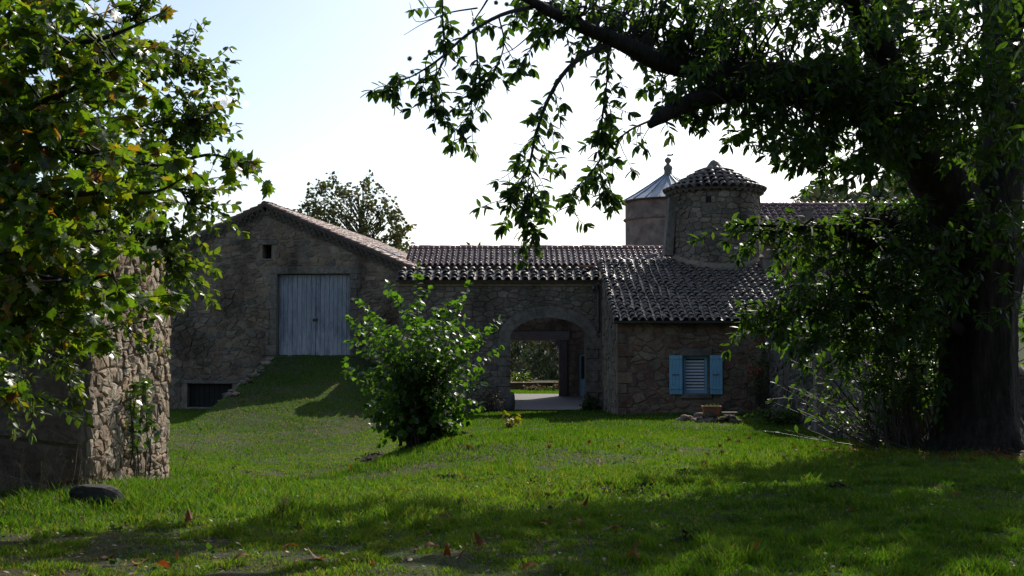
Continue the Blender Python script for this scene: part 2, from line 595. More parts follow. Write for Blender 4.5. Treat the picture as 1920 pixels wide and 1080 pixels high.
# ------------------------------------------------------------------ terrain
_cp = [(0, -10, .1), (-12, 0, .1), (12, 0, .1), (0, 0, 0), (-4, 2, .03), (4, 2, 0), (0, 6, 0), (-3.5, 7, .03), (3.5, 7, 0), (0, 10, -.1), (0, 15, -.32), (0, 19, -.55),
       (-5.1, 13.2, -.25), (-8, 13, -.2), (-14, 13, -.2), (-5.1, 17, -.5), (-3, 13, -.28), (-3.4, 18, -.8), (-5, 20, -1.1), (-8, 20, -.7), (-16, 25, -.9), (-6.5, 25, -1.35), (-9, 33, -1.3), (-12, 44.5, -1.4), (-20, 44, -1.4),
       (-4.4, 25, -1.6), (-5, 30, -1.5), (-3.7, 22, -1.4), (-2, 24, -.70), (-1, 24.5, -.66), (-1.9, 21, -.6), (-.5, 28, -.85), (2, 28, -.78), (-3, 33, -1.25),
       (0, 42, -1.25), (3, 42, -1.22), (-4, 42, -1.25), (3.4, 36, -.98), (8, 36, -.92), (0, 36, -1.1), (5, 30, -.76), (4, 20, -.5), (7, 20, -.4), (9, 19, -.33), (6, 12, -.1), (10, 12, 0), (7.6, 27.4, -.8), (14, 20, -.2), (20, 30, -.3),
       (0, 50, -1.27), (0, 60, -1.27), (8, 50, -1.27), (-8, 55, -1.3), (20, 50, -.6), (-20, 60, -1.4), (20, 64, -1), (4, 66, -1.4)]
_cp = np.array(_cp, float)


def _tps(r2):
    return np.where(r2 > 0, 0.5 * r2 * np.log(np.maximum(r2, 1e-12)), 0)


_n = len(_cp)
_d2 = ((_cp[:, None, :2] - _cp[None, :, :2]) ** 2).sum(-1)
_A = np.zeros((_n + 3, _n + 3))
_A[:_n, :_n] = _tps(_d2) + np.eye(_n) * 0.4
_A[:_n, _n] = 1
_A[:_n, _n + 1:] = _cp[:, :2]
_A[_n:, :_n] = _A[:_n, _n:].T
_w = np.linalg.solve(_A, np.concatenate([_cp[:, 2], np.zeros(3)]))


def sstep(x, a, b):
    t = np.clip((x - a) / (b - a), 0, 1)
    return t * t * (3 - 2 * t)


def far_h(x, y):
    d = np.hypot(x, y)
    az = np.degrees(np.arctan2(x, np.maximum(y, 1)))
    h = -1.3 - 9 * sstep(y, 68, 130)
    hill = (16 + 30 * sstep(az, 9, 19)) * sstep(d, 130, 380)
    hill *= 1 + 0.12 * np.sin(az * 0.55 + 1.0) + 0.07 * np.sin(az * 1.7)
    back = sstep(-y, 30, 300) * 10
    return h + (hill + 9 * sstep(d, 130, 300)) * (y > 0) * sstep(y, 60, 200) + back - 5 * sstep(d, 700, 2500)


def ground_z(x, y):
    x = np.asarray(x, float)
    y = np.asarray(y, float)
    shp = x.shape
    x, y = x.ravel(), y.ravel()
    xi, yi = np.clip(x, -22, 22), np.clip(y, -12, 66)
    z = np.zeros_like(x)
    for i in range(0, len(x), 20000):
        q = np.stack([xi[i:i + 20000], yi[i:i + 20000]], -1)
        r2 = ((q[:, None, :] - _cp[None, :, :2]) ** 2).sum(-1)
        z[i:i + 20000] = _tps(r2) @ _w[:_n] + _w[_n] + q @ _w[_n + 1:]
    # the earth ramp to the barn door
    yy = y + (x + 8.2) * 0.12
    edge = -10.0 - 0.35 * sstep(-yy, -44, -38)
    r = 2.1 * np.clip((yy - 34.0) / 10.0, 0, 1) ** 1.35
    r *= sstep(x, edge - 0.75, edge + 0.35) * (1 - sstep(x, -6.6, -2.4))
    r *= (1 - sstep(y, 46.5, 47.5))
    z = z + r
    # moderate bumps
    z += (0.03 * np.sin(x * 9.1 + 2 * np.sin(y * 5.3)) * np.sin(y * 11.7 + x * 3.1) * 0.6 + 0.035 * np.sin(x * 1.7 + 0.6 * np.sin(y * 0.9)) * np.sin(y * 1.3 + 1.0) + 0.02 * np.sin(x * 4.1 + y * 1.9) * np.sin(y * 3.7 - x)) * (1 - sstep(y, 36, 42))
    out = np.maximum(np.abs(x) - 22, 0) + np.maximum(y - 62, 0) + np.maximum(-12 - y, 0)
    b = sstep(out, 0, 45)
    z = z * (1 - b) + far_h(x, y) * b
    return z.reshape(shp)


def gz(x, y):
    return float(ground_z(np.array([x]), np.array([y]))[0])


def on_ground(px, py):
    """the place where the photograph's pixel ray meets the terrain"""
    Ys = np.linspace(4, 70, 1400)
    u, v = (px - 960) / F, (540 - py) / F
    dy, dz = math.cos(PITCH) - v * math.sin(PITCH), math.sin(PITCH) + v * math.cos(PITCH)
    X = u / dy * Ys
    Z = EYE + dz / dy * Ys
    g = ground_z(X, Ys)
    k = int(np.argmax(Z < g))
    return Vector((X[k], Ys[k], g[k]))


def _axis(lo, hi, step, far, n):
    a = np.arange(lo, hi + 1e-6, step)
    g = np.geomspace(step, far, n)
    return np.concatenate([lo - g[::-1], a, hi + g])


xs = _axis(-15, 13, 0.14, 3000, 42)
ys = np.concatenate([-5 - np.geomspace(0.3, 800, 14)[::-1], np.arange(-5, 5, 0.5), np.arange(5, 14, 0.1), np.arange(14, 48, 0.16), 48 + np.cumsum(np.geomspace(0.2, 420, 62))])
GX, GY = np.meshgrid(xs, ys)
GZ = ground_z(GX, GY)
nx, ny = len(xs), len(ys)
idx = np.arange(nx * ny).reshape(ny, nx)
Q = np.stack([idx[:-1, :-1], idx[:-1, 1:], idx[1:, 1:], idx[1:, :-1]], -1).reshape(-1, 4)
ground = structure(put('ground', np_mesh('ground', np.stack([GX, GY, GZ], -1).reshape(-1, 3), Q, M_ground, True)))

# ------------------------------------------------------------------ wall and masonry helpers


class Frame:
    """a vertical wall plane: U along the wall, V height above world zero, D outwards"""

    def __init__(s, o, u, n):
        s.o = Vector((o[0], o[1], 0))
        s.u = Vector((u[0], u[1], 0)).normalized()
        s.n = Vector((n[0], n[1], 0)).normalized()

    def P(s, U, V, D=0.0):
        return s.o + s.u * U + s.n * D + Vector((0, 0, V))

    def px(s, px, py):
        q = at(px, py, 10) - Vector((0, 0, EYE))
        t = (s.o.dot(s.n)) / q.dot(s.n)
        p = q * t
        return ((p - s.o).dot(s.u), p.z + EYE)


class CylFrame:
    def __init__(s, cx, cy, r):
        s.c, s.r = (cx, cy), r

    def P(s, U, V, D=0.0):
        a = U / s.r
        return Vector((s.c[0] + (s.r + D) * math.sin(a), s.c[1] - (s.r + D) * math.cos(a), V))


def clip(poly, a, b, c):
    """keep a*x+b*y <= c"""
    out = []
    n = len(poly)
    for i in range(n):
        p, q = poly[i], poly[(i + 1) % n]
        dp, dq = a * p[0] + b * p[1] - c, a * q[0] + b * q[1] - c
        if dp <= 0:
            out.append(p)
        if (dp < 0 < dq) or (dq < 0 < dp):
            t = dp / (dp - dq)
            out.append((p[0] + (q[0] - p[0]) * t, p[1] + (q[1] - p[1]) * t))
    return out


def area(poly):
    return abs(sum(poly[i][0] * poly[(i + 1) % len(poly)][1] - poly[(i + 1) % len(poly)][0] * poly[i][1] for i in range(len(poly)))) / 2


def centroid(poly):
    return (sum(p[0] for p in poly) / len(poly), sum(p[1] for p in poly) / len(poly))


def planes_of(poly):
    """half planes of a convex polygon"""
    cx, cy = centroid(poly)
    res = []
    for i in range(len(poly)):
        (x0, y0), (x1, y1) = poly[i], poly[(i + 1) % len(poly)]
        a, b = y1 - y0, x0 - x1
        l = math.hypot(a, b)
        if l < 1e-9:
            continue
        a, b = a / l, b / l
        c = a * x0 + b * y0
        if a * cx + b * cy > c:
            a, b, c = -a, -b, -c
        res.append((a, b, c))
    return res


def rubble(outline, su, sv, jit, rng, holes=(), ellipses=(), small=0.0):
    """irregular masonry: voronoi cells of a jittered brick grid inside a convex outline"""
    us = [p[0] for p in outline]
    vs = [p[1] for p in outline]
    seeds = []
    v = min(vs) - sv
    k = 0
    while v < max(vs) + sv:
        h = sv * rng.uniform(0.75, 1.3)
        u = min(us) - su * rng.uniform(0.5, 1.5)
        while u < max(us) + su:
            w = su * rng.uniform(0.55, 1.5)
            if rng.random() < small:
                seeds.append((u + w * 0.5 + rng.uniform(-.1, .1) * w, v + h * rng.uniform(0.15, 0.3)))
                seeds.append((u + w * 0.5 + rng.uniform(-.1, .1) * w, v + h * rng.uniform(0.7, 0.85)))
            else:
                seeds.append((u + w * 0.5 + rng.uniform(-jit, jit) * su * 0.5, v + h * 0.5 + rng.uniform(-jit, jit) * sv))
            u += w
        v += h
        k += 1
    seeds = [q for q in seeds if rng.random() > .1]
    S = np.array(seeds)
    asp = su / sv
    pl = planes_of(outline)
    res = []
    for i, (x, y) in enumerate(seeds):
        dd = np.hypot((S[:, 0] - x), (S[:, 1] - y) * asp * 0.85)
        order = np.argsort(dd)[1:17]
        poly = [(x - su * 1.5, y - sv * 1.5), (x + su * 1.5, y - sv * 1.5), (x + su * 1.5, y + sv * 1.5), (x - su * 1.5, y + sv * 1.5)]
        q = (asp * 0.85) ** 2
        for j in order:
            x2, y2 = S[j]
            a, b = (x2 - x), (y2 - y) * q
            c = ((x2 * x2 - x * x) + q * (y2 * y2 - y * y)) / 2
            poly = clip(poly, a, b, c)
            if len(poly) < 3:
                break
        for (a, b, c) in pl:
            if len(poly) >= 3:
                poly = clip(poly, a, b, c)
        if len(poly) < 3:
            continue
        cx, cy = centroid(poly)
        bad = False
        for (u0, u1, v0, v1) in holes:
            if max(p[0] for p in poly) < u0 or min(p[0] for p in poly) > u1 or max(p[1] for p in poly) < v0 or min(p[1] for p in poly) > v1:
                continue
            opts = [(u0 - cx, (1, 0, u0)), (cx - u1, (-1, 0, -u1)), (v0 - cy, (0, 1, v0)), (cy - v1, (0, -1, -v1))]
            d, hp = max(opts, key=lambda o: o[0])
            poly = clip(poly, *hp)
            if d <= 0 and d < -0.2 * min(su, sv):
                bad = True
            if len(poly) < 3:
                bad = True
                break
        for (ex, ey, ea, eb) in ellipses:                 # upper half of an ellipse, open below
            if bad or len(poly) < 3:
                break
            cx, cy = centroid(poly)
            if cy < ey:
                continue
            tx, ty = (cx - ex) / ea, (cy - ey) / eb
            rr = math.hypot(tx, ty)
            if rr < 0.93:
                bad = True
                break
            px_, py_ = ex + ea * tx / rr, ey + eb * ty / rr
            nx_, ny_ = tx / rr / ea, ty / rr / eb
            poly = clip(poly, -nx_, -ny_, -(nx_ * px_ + ny_ * py_))
        if bad or len(poly) < 3 or area(poly) < 0.1 * su * sv:
            continue
        res.append(poly)
    return res


def stone_geo(frame, poly, joint, prot, rng, rings=1, roundness=0.24):
    cx, cy = centroid(poly)
    # inset
    ins = poly
    for (a, b, c) in planes_of(poly):
        ins = clip(ins, a, b, c - joint * rng.uniform(0.6, 1.4))
        if len(ins) < 3:
            return None
    pts = []
    n = len(ins)
    for i in range(n):
        p, q = ins[i], ins[(i + 1) % n]
        l = math.hypot(p[0] - q[0], p[1] - q[1])
        if l < 0.012:
            continue
        r = roundness
        pts.append((p[0] + (q[0] - p[0]) * r, p[1] + (q[1] - p[1]) * r))
        pts.append((p[0] + (q[0] - p[0]) * (1 - r), p[1] + (q[1] - p[1]) * (1 - r)))
    if len(pts) < 5:
        return None
    while len(pts) > 12:
        k = min(range(len(pts)), key=lambda i: math.dist(pts[i], pts[(i + 1) % len(pts)]))
        j = (k + 1) % len(pts)
        m = ((pts[k][0] + pts[j][0]) / 2, (pts[k][1] + pts[j][1]) / 2)
        pts[k] = m
        pts.pop(j)
    if area(pts) < 0.0012:
        return None
    # make the loop run so that faces look outwards
    sgn = sum(pts[i][0] * pts[(i + 1) % len(pts)][1] - pts[(i + 1) % len(pts)][0] * pts[i][1] for i in range(len(pts)))
    if sgn < 0:
        pts = pts[::-1]
    cx, cy = centroid(pts)
    pr = prot * rng.uniform(0.45, 1.25)
    tu, tv = rng.uniform(-.5, .5) * prot, rng.uniform(-.5, .5) * prot
    w = max(abs(p[0] - cx) for p in pts) + 1e-6
    h = max(abs(p[1] - cy) for p in pts) + 1e-6

    def ring(sc, d, jd):
        o = []
        for p in pts:
            x, y = cx + (p[0] - cx) * sc, cy + (p[1] - cy) * sc
            o.append(frame.P(x, y, d + tu * (x - cx) / w + tv * (y - cy) / h + rng.uniform(-jd, jd)))
        return o
    rs = [ring(1.0, -0.03, 0), ring(0.95 if rings == 1 else .93, pr * (.9 if rings == 1 else .75), pr * 0.2)]
    if rings > 1:
        rs.append(ring(0.6, pr * 1.0, pr * 0.28))
    m = len(pts)
    vs = [v for r in rs for v in r] + [frame.P(cx, cy, pr * rng.uniform(0.85, 1.15))]
    fs = []
    for k in range(len(rs) - 1):
        for i in range(m):
            j = (i + 1) % m
            fs.append((k * m + i, k * m + j, (k + 1) * m + j, (k + 1) * m + i))
    k = (len(rs) - 1) * m
    for i in range(m):
        fs.append((k + i, k + (i + 1) % m, len(vs) - 1))
    return vs, fs


def lay_stones(frame, polys, parent, mat, joint, prot, rng, nmax=290, rings=1, roundness=0.24, name='stone', smooth=False, weight=None):
    if weight is None:
        weight = area
    polys = sorted(polys, key=weight, reverse=True)
    rest = MB()
    n = 0
    for p in polys:
        g = stone_geo(frame, p, joint, prot, rng, rings, roundness)
        if g is None:
            continue
        if n < nmax:
            b = MB()
            b.add(*g)
            c = sum((Vector(v) for v in g[0]), Vector()) / len(g[0])
            b.obj(name, mat, parent, smooth, loc=c)
            n += 1
        else:
            rest.add(*g)
    if rest.v:
        stuff(rest.obj('rubble_fill', mat, parent, smooth))
    return n


def wall_body(name, frame, outline, holes, thick, mat, parent):
    loops = [outline] + list(holes)
    flat = [p for lp in loops for p in lp]
    tris = tessellate_polygon([[Vector((p[0], p[1], 0)) for p in lp] for lp in loops])
    b = MB()
    n = len(flat)
    vs = [frame.P(p[0], p[1], 0) for p in flat] + [frame.P(p[0], p[1], -thick) for p in flat]
    fs = []
    for t in tris:
        a, c, d = t
        s = (flat[c][0] - flat[a][0]) * (flat[d][1] - flat[a][1]) - (flat[c][1] - flat[a][1]) * (flat[d][0] - flat[a][0])
        if s < 0:
            t = (a, d, c)
        fs.append(tuple(t))
        fs.append(tuple(n + i for i in reversed(t)))
    k = 0
    for lp in loops:
        m = len(lp)
        for i in range(m):
            j = (i + 1) % m
            fs.append((k + i, k + j, n + k + j, n + k + i))
        k += m
    b.add(vs, fs)
    return b.obj(name, mat, parent)


def fbox(frame, u0, u1, v0, v1, d0, d1, bev=0.0, rng=None, jit=0.0):
    """a block in wall coordinates -> MB"""
    b = MB()

    def J():
        return rng.uniform(-jit, jit) if rng else 0.0
    e = bev
    vs = []
    for d, ins in ((d0, 0), (d1 - e, 0), (d1, e)):
        for (u, v, su, sv) in ((u0, v0, 1, 1), (u1, v0, -1, 1), (u1, v1, -1, -1), (u0, v1, 1, -1)):
            vs.append(frame.P(u + su * ins + J(), v + sv * ins + J(), d + (J() if d == d1 else 0)))
    fs = [(3, 2, 1, 0), (8, 9, 10, 11)]
    for r in range(2):
        for k in range(4):
            a, c = r * 4 + k, r * 4 + (k + 1) % 4
            fs.append((a, c, c + 4, a + 4))
    b.add(vs, fs)
    return b


def add_fbox(mb, frame, *a, **k):
    q = fbox(frame, *a, **k)
    mb.add(q.v, q.f)


# ------------------------------------------------------------------ roof tiles
def tile_arrays(w0, w1, ln, th=0.016, rise=0.5, seg=6):
    """half-round tile: along +Y, wide end at y=0"""
    vs, fs = [], []
    for (y, w) in ((0, w0), (ln, w1)):
        for t in (0, th):
            for k in range(seg + 1):
                a = math.pi * k / seg
                r = w / 2 - t
                vs.append((-r * math.cos(a), y, r * math.sin(a) * rise * 2 * 0.55))
    m = seg + 1
    for k in range(seg):
        fs.append((k, k + 1, 2 * m + k + 1, 2 * m + k))                    # outer
        fs.append((m + k, 3 * m + k, 3 * m + k + 1, m + k + 1))            # inner
        fs.append((k, m + k, m + k + 1, k + 1))                            # lower rim
    return np.array(vs), fs


TILES = {}


def tile_meshes(key, mat, w0, w1, ln, rng):
    if key not in TILES:
        lst = []
        for i in range(4):
            v, f = tile_arrays(w0 * rng.uniform(0.96, 1.03), w1 * rng.uniform(0.95, 1.03), ln, rise=rng.uniform(0.82, 0.98))
            v = v + NR.normal(0, 0.0022, v.shape)
            b = MB()
            b.add(v, f)
            lst.append((b.mesh(key, mat, True), v, f))
            
        TILES[key] = lst
    return TILES[key]


def basis(u, s):
    u = Vector(u).normalized()
    n = u.cross(Vector(s)).normalized()
    s = n.cross(u).normalized()
    return Matrix((u, s, n)).transposed()


def tile_roof(parent, O, u, s, spots, key, mat, w0, w1, ln, rng, nmax=290, lift=0.03, name='tile', jit=1.0, score=None):
    """spots: (U, S) positions of cover tiles on the plane O + u*U + s*S"""
    ms = tile_meshes(key, mat, w0, w1, ln, rng)
    B = basis(u, s)
    n = B.col[2]
    rest = MB()
    if score:
        spots = sorted(spots, key=score)
    for i, (U, S) in enumerate(spots):
        M, v, f = ms[rng.randrange(4)]
        p = Vector(O) + Vector(u) * (U + rng.gauss(0, 0.006) * jit) + Vector(s) * (S + rng.gauss(0, 0.012) * jit) + n * lift
        rot = B @ Matrix.Rotation(rng.gauss(0, 0.02) * jit, 3, 'Z') @ Matrix.Rotation(math.radians(-4.2) + rng.gauss(0, 0.008) * jit, 3, 'X') @ Matrix.Rotation(rng.gauss(0, 0.03) * jit, 3, 'Y')
        if i < nmax:
            put(name, M, parent, p, rot)
        else:
            r = np.array(rot)
            rest.add(v @ r.T + np.array(p), f)
    if rest.v:
        stuff(rest.obj('tiling', mat, parent, True))


def channels(parent, O, u, s, ncol, colw, length, mat, rng, u0=0.0, seg=4, smin=None):
    """the concave under tiles between the cover tiles, one part"""
    B = basis(u, s)
    n = B.col[2]
    b = MB()
    for i in range(1, ncol):
        c = u0 + i * colw
        lo = smin(c) if smin else 0.0
        k = max(1, int((length - lo) / 0.36))
        for j in range(k):
            y0, y1 = lo + (length - lo) * j / k, lo + (length - lo) * (j + 1) / k
            vs = []
            for y, dz in ((y0 - 0.02, 0.012), (y1, 0.0)):
                for q in range(seg + 1):
                    a = math.pi * q / seg
                    vs.append(Vector(O) + Vector(u) * (c - math.cos(a) * colw * 0.42) + Vector(s) * y + n * (0.055 - math.sin(a) * 0.05 + dz))
            fs = [(q, q + 1, seg + 2 + q, seg + 1 + q) for q in range(seg)]
            b.add(vs, fs)
    return stuff(b.obj('under_tiling', mat, parent, True))


def slab(parent, name, O, u, s, U0, U1, S0, S1, t, mat):
    B = basis(u, s)
    n = B.col[2]
    O, u, s = Vector(O), Vector(u).normalized(), Vector(s).normalized()
    b = MB()
    p = []
    for d in (-t, 0.0):
        for (a, c) in ((U0, S0), (U1, S0), (U1, S1), (U0, S1)):
            p.append(O + u * a + s * c + n * d)
    b.hexa(p)
    return b.obj(name, mat, parent)

# ------------------------------------------------------------------ the barn with the big blue doors
TH = math.radians(7)
a0 = at(498, 400, 45)
BF = Frame((a0.x, 45.0), (math.cos(TH), -math.sin(TH)), (-math.sin(TH), -math.cos(TH)))
bu_r, bv_e = BF.px(757, 512)
_, bv_a = BF.px(498, 402)
bv_a += 0.05
BL, BR = -bu_r - 0.1, bu_r
zb = -2.2
barn = thing('barn', 'stone gabled barn with large faded blue double doors at the top of a grass ramp', 'barn', BF.P(0, -1.3))
u0, v1 = BF.px(520, 514)
u1, v0 = BF.px(656, 668)
DOOR = (u0, u1, v0, v1)
cu0, cv1 = BF.px(351, 719)
cu1, cv0 = BF.px(435, 764)
CELL = (cu0, cu1, cv0, cv1)
vu0, vv1 = BF.px(492, 459)
vu1, vv0 = BF.px(509, 485)
VENT = (vu0, vu1, vv0, vv1)


def rect(h):
    return [(h[0], h[2]), (h[1], h[2]), (h[1], h[3]), (h[0], h[3])]


out = [(BL, zb), (BR, zb), (BR, bv_e), (0, bv_a), (BL, bv_e)]
bwall = wall_body('gable_wall', BF, out, [rect(DOOR), rect(CELL), rect(VENT)], 0.6, M_mort, barn)
polys = rubble([(BL, -1.75), (BR + 0.02, -1.75), (BR + 0.02, bv_e), (0, bv_a - 0.1), (BL, bv_e)], 0.42, 0.235, 0.5, R,
               [(DOOR[0] - .3, DOOR[1] + .3, DOOR[2] - .05, DOOR[3] + .3), (CELL[0] - .25, CELL[1] + .25, CELL[2] - .12, CELL[3] + .14), (VENT[0] - .12, VENT[1] + .12, VENT[2] - .06, VENT[3] + .2)], small=0.3)


def vis_barn(p):
    c = centroid(p)
    q = to_px(BF.P(c[0], c[1]))
    return q[0] > 296 and c[1] > gz(*BF.P(c[0], 0, 0.05)[:2]) - 0.15


polys = [p for p in polys if vis_barn(p)]
hi = [p for p in polys if centroid(p)[1] > 3.4]
lo = [p for p in polys if centroid(p)[1] <= 3.4]
lay_stones(BF, hi, bwall, M_barn, 0.022, 0.038, R, nmax=130, roundness=0.2)
lay_stones(BF, lo, bwall, M_barn, 0.013, 0.054, R, nmax=165, roundness=0.13)
# dressed surrounds
fbox(BF, DOOR[0] - .42, DOOR[1] + .62, DOOR[3] + 0.002, DOOR[3] + .29, -.3, .035, .012, R, .006).obj('lintel', M_dress, bwall)
for (x0, x1) in ((DOOR[0] - .3, DOOR[0] - .002), (DOOR[1] + .002, DOOR[1] + .3)):
    v = DOOR[2] - .4
    k = 0
    while v < DOOR[3] - .12:
        h = min(R.uniform(.32, .6), DOOR[3] - v)
        e = .16 if k % 2 else 0
        fbox(BF, x0 - (e if x0 < DOOR[0] - .1 else 0), x1 + (e if x0 > DOOR[0] else 0), v + .008, v + h - .008, -.3, .04 + R.uniform(-.01, .015), .015, R, .008).obj('jamb_stone', M_dress, bwall)
        v += h
        k += 1
fbox(BF, DOOR[0] - .1, DOOR[1] + .1, DOOR[2] - .16, DOOR[2] - .004, -.5, .14, .02, R, .008).obj('door_sill', M_dress, bwall)
fbox(BF, CELL[0] - .3, CELL[1] + .35, CELL[3] + .003, CELL[3] + .13, -.3, .05, .012, R, .006).obj('lintel', M_dress, bwall)
fbox(BF, CELL[0] - .15, CELL[1] + .15, CELL[2] - .12, CELL[2] - .003, -.3, .07, .012, R, .006).obj('sill', M_dress, bwall)
fbox(BF, VENT[0] - .2, VENT[1] + .24, VENT[3] + .003, VENT[3] + .2, -.2, .05, .015, R, .008).obj('lintel', M_dress, bwall)
fbox(BF, VENT[0] - .05, VENT[1] + .05, VENT[2] - .08, VENT[2] - .003, -.2, .04, .015, R, .008).obj('sill', M_dress, bwall)
fbox(BF, VENT[0] - .2, VENT[1] + .2, VENT[2] - .2, VENT[3] + .2, -.9, -.61).obj('vent_recess', M_dark, barn)
# door leaves
mid = (DOOR[0] + DOOR[1]) / 2 + 0.05
for (x0, x1) in ((DOOR[0] + .015, mid - .008), (mid + .008, DOOR[1] - .015)):
    leaf = fbox(BF, x0, x1, DOOR[2] + .02, DOOR[3] - .02, -.25, -.215).obj('barn_door', M_wood, barn)
    n = 8
    wd = (x1 - x0) / n
    for k in range(n):
        b0 = DOOR[2] + R.uniform(.015, .06)
        fbox(BF, x0 + k * wd + .006, x0 + (k + 1) * wd - .006, b0, DOOR[3] - R.uniform(.012, .03), -.215, -.182 + R.uniform(-.006, .006), .006, R, .002).obj('plank', M_door, leaf)
    fbox(BF, x0 + .02, x1 - .02, DOOR[2] + 1.62, DOOR[2] + 1.66, -.186, -.172).obj('rail', M_door, leaf)
fbox(BF, mid - .13, mid + .09, DOOR[2] + 1.42, DOOR[2] + 1.53, -.18, -.15, .01).obj('latch', M_iron, barn)
b = MB()
b.tube([BF.P(mid + .01, DOOR[2] + 1.42, -.15), BF.P(mid + .01, DOOR[2] + 1.1, -.14)], .012, 6)
b.obj('lock_bar', M_iron, barn)
# cellar door
cd = fbox(BF, CELL[0] + .01, CELL[1] - .01, CELL[2] + .01, CELL[3] - .01, -.3, -.27).obj('cellar_door', M_dark, barn)
n = 9
wd = (CELL[1] - CELL[0] - .02) / n
for k in range(n):
    lowv = CELL[2] + (.46 if k == 7 else .02)
    fbox(BF, CELL[0] + .01 + k * wd + .006, CELL[0] + .01 + (k + 1) * wd - .006, lowv, CELL[3] - .015, -.27, -.235 + R.uniform(-.006, .006), .006, R, .002).obj('plank', M_dark, cd)
# other walls
bd = -BF.n
BLEN = 19.0
for (x0, x1, nm) in ((BL, BL + .5, 'side_wall'), (BR - .5, BR, 'side_wall')):
    fbox(BF, x0, x1, zb, bv_e - .12, -BLEN, -.6).obj(nm, M_render, barn)
wall_body('rear_wall', Frame(BF.P(0, 0, -BLEN), BF.u, BF.n), out, [], 0.5, M_render, barn)
# roof
pit = math.atan2(bv_a - bv_e, BR)
OV = 0.16
rise = 0.36                                   # verge courses and mortar between wall head and tiles
sr = Vector((-BF.u.x * math.cos(pit), -BF.u.y * math.cos(pit), math.sin(pit)))
s_l = Vector((BF.u.x * math.cos(pit), BF.u.y * math.cos(pit), math.sin(pit)))
SL = (BR + .3) / math.cos(pit)
e_z = bv_e - .3 * math.tan(pit) + rise
Or = BF.P(BR + .3, e_z, OV)
Ol = BF.P(-BR - .3, e_z, -BLEN - .2)
broof = slab(barn, 'roof', Or, bd, sr, 0, BLEN + OV + .2, 0, SL, .1, M_deck)
slab(barn, 'roof', Ol, -bd, s_l, 0, BLEN + OV + .2, 0, SL, .1, M_deck)
ncol = int((BLEN + .3) / .27)
spots = [(.12 + i * .27, j * .335) for i in range(ncol) for j in range(int(SL / .335) + 1)]
SKY = (3.2, 4.3, 1.5, 2.5)
spots = [q for q in spots if not (SKY[0] < q[0] < SKY[1] and SKY[2] - .3 < q[1] < SKY[3])]
tile_roof(broof, Or, bd, sr, spots, 'tile', M_tile_barn, .21, .15, .44, R, nmax=280, jit=1.3)
channels(broof, Or, bd, sr, ncol, .27, SL, M_tile_barn, R, -.015)
lsp = [(BLEN + OV + .2 - .12 - i * .27, j * .335) for i in range(12) for j in range(int(SL / .335) + 1)]
tile_roof(barn, Ol, -bd, s_l, lsp, 'tile', M_tile_barn, .2, .16, .44, R, nmax=24, score=lambda q: -q[0])
B_ = basis(bd, sr)
sk = slab(barn, 'skylight', Or + B_.col[2] * .16, bd, sr, SKY[0], SKY[1], SKY[2], SKY[3], .14, M_zinc)
slab(sk, 'pane', Or + B_.col[2] * .165, bd, sr, SKY[0] + .1, SKY[1] - .1, SKY[2] + .1, SKY[3] - .1, .02, M_skyglass)
# ridge tiles
rm = tile_meshes('ridge_tile', M_tile_barn, .3, .25, .45, R)
rp = Or + sr * SL
rb = basis(Vector(BF.u), bd)
for j in range(16):
    put('ridge_tile', rm[j % 4][0], barn, rp + bd * (j * .4) + Vector((0, 0, .01)) + Vector((R.gauss(0, .01), 0, R.gauss(0, .008))), rb @ Matrix.Rotation(math.radians(-2), 3, 'X'))
stuff_r = MB()
for j in range(16, 48):
    p = rp + bd * (j * .4)
    v, f = rm[j % 4][1], rm[j % 4][2]
    stuff_r.add(v @ np.array(rb).T + np.array(p), f)
stuff(stuff_r.obj('ridge_tiling', M_tile_barn, barn, True))
# verge: mortar band and three stepped courses of tile ends
gm = tile_meshes('eave_tile', M_tile_eave, .235, .225, .42, R)
for sgn, S in ((1, sr), (-1, s_l)):
    d = Vector((BF.u.x * sgn * math.cos(pit), BF.u.y * sgn * math.cos(pit), -math.sin(pit)))
    nrm = Vector((BF.u.x * sgn * math.sin(pit), BF.u.y * sgn * math.sin(pit), math.cos(pit)))
    top = BF.P(0, bv_a, 0)
    ln = SL - .1
    b = MB()
    p0 = top + nrm * (.235 if sgn > 0 else .2)
    w = [p0 + BF.n * -.3, p0 + BF.n * (.13 if sgn > 0 else .14), p0 + BF.n * (.13 if sgn > 0 else .14) + d * ln, p0 + BF.n * -.3 + d * ln]
    q = [x + nrm * (.1 if sgn > 0 else .2) for x in w]
    b.hexa(w + q if sgn < 0 else [w[3], w[2], w[1], w[0], q[3], q[2], q[1], q[0]])
    b.obj('verge_band', M_mort if sgn < 0 else M_mortdark, barn)
    b = MB()
    for k_, (hh, dd) in enumerate(((-.1, .015), (.01, .04), (.12, .07))):
        w = [top + nrm * hh + BF.n * -.2, top + nrm * hh + BF.n * dd, top + nrm * hh + BF.n * dd + d * ln, top + nrm * hh + BF.n * -.2 + d * ln]
        q = [x + nrm * .128 for x in w]
        b.hexa([w[3], w[2], w[1], w[0], q[3], q[2], q[1], q[0]])
    b.obj('verge_bedding', M_mortdark, barn)
    ud = d if sgn > 0 else -d
    eb = basis(ud, bd)
    for row, dd in ((0, .07), (1, .12), (2, .17)):
        m = int(ln / .275)
        for i in range(m):
            t = (i + .5 + (.5 if row == 1 else 0)) * .275
            p = top + d * t + nrm * (-.1 + row * .11 + R.gauss(0, .007)) + BF.n * (dd + R.gauss(0, .012))
            put('eave_tile', gm[R.randrange(4)][0], barn, p, eb @ Matrix.Rotation(R.gauss(0, .05), 3, 'Y'), scale=(1, 1, .92))

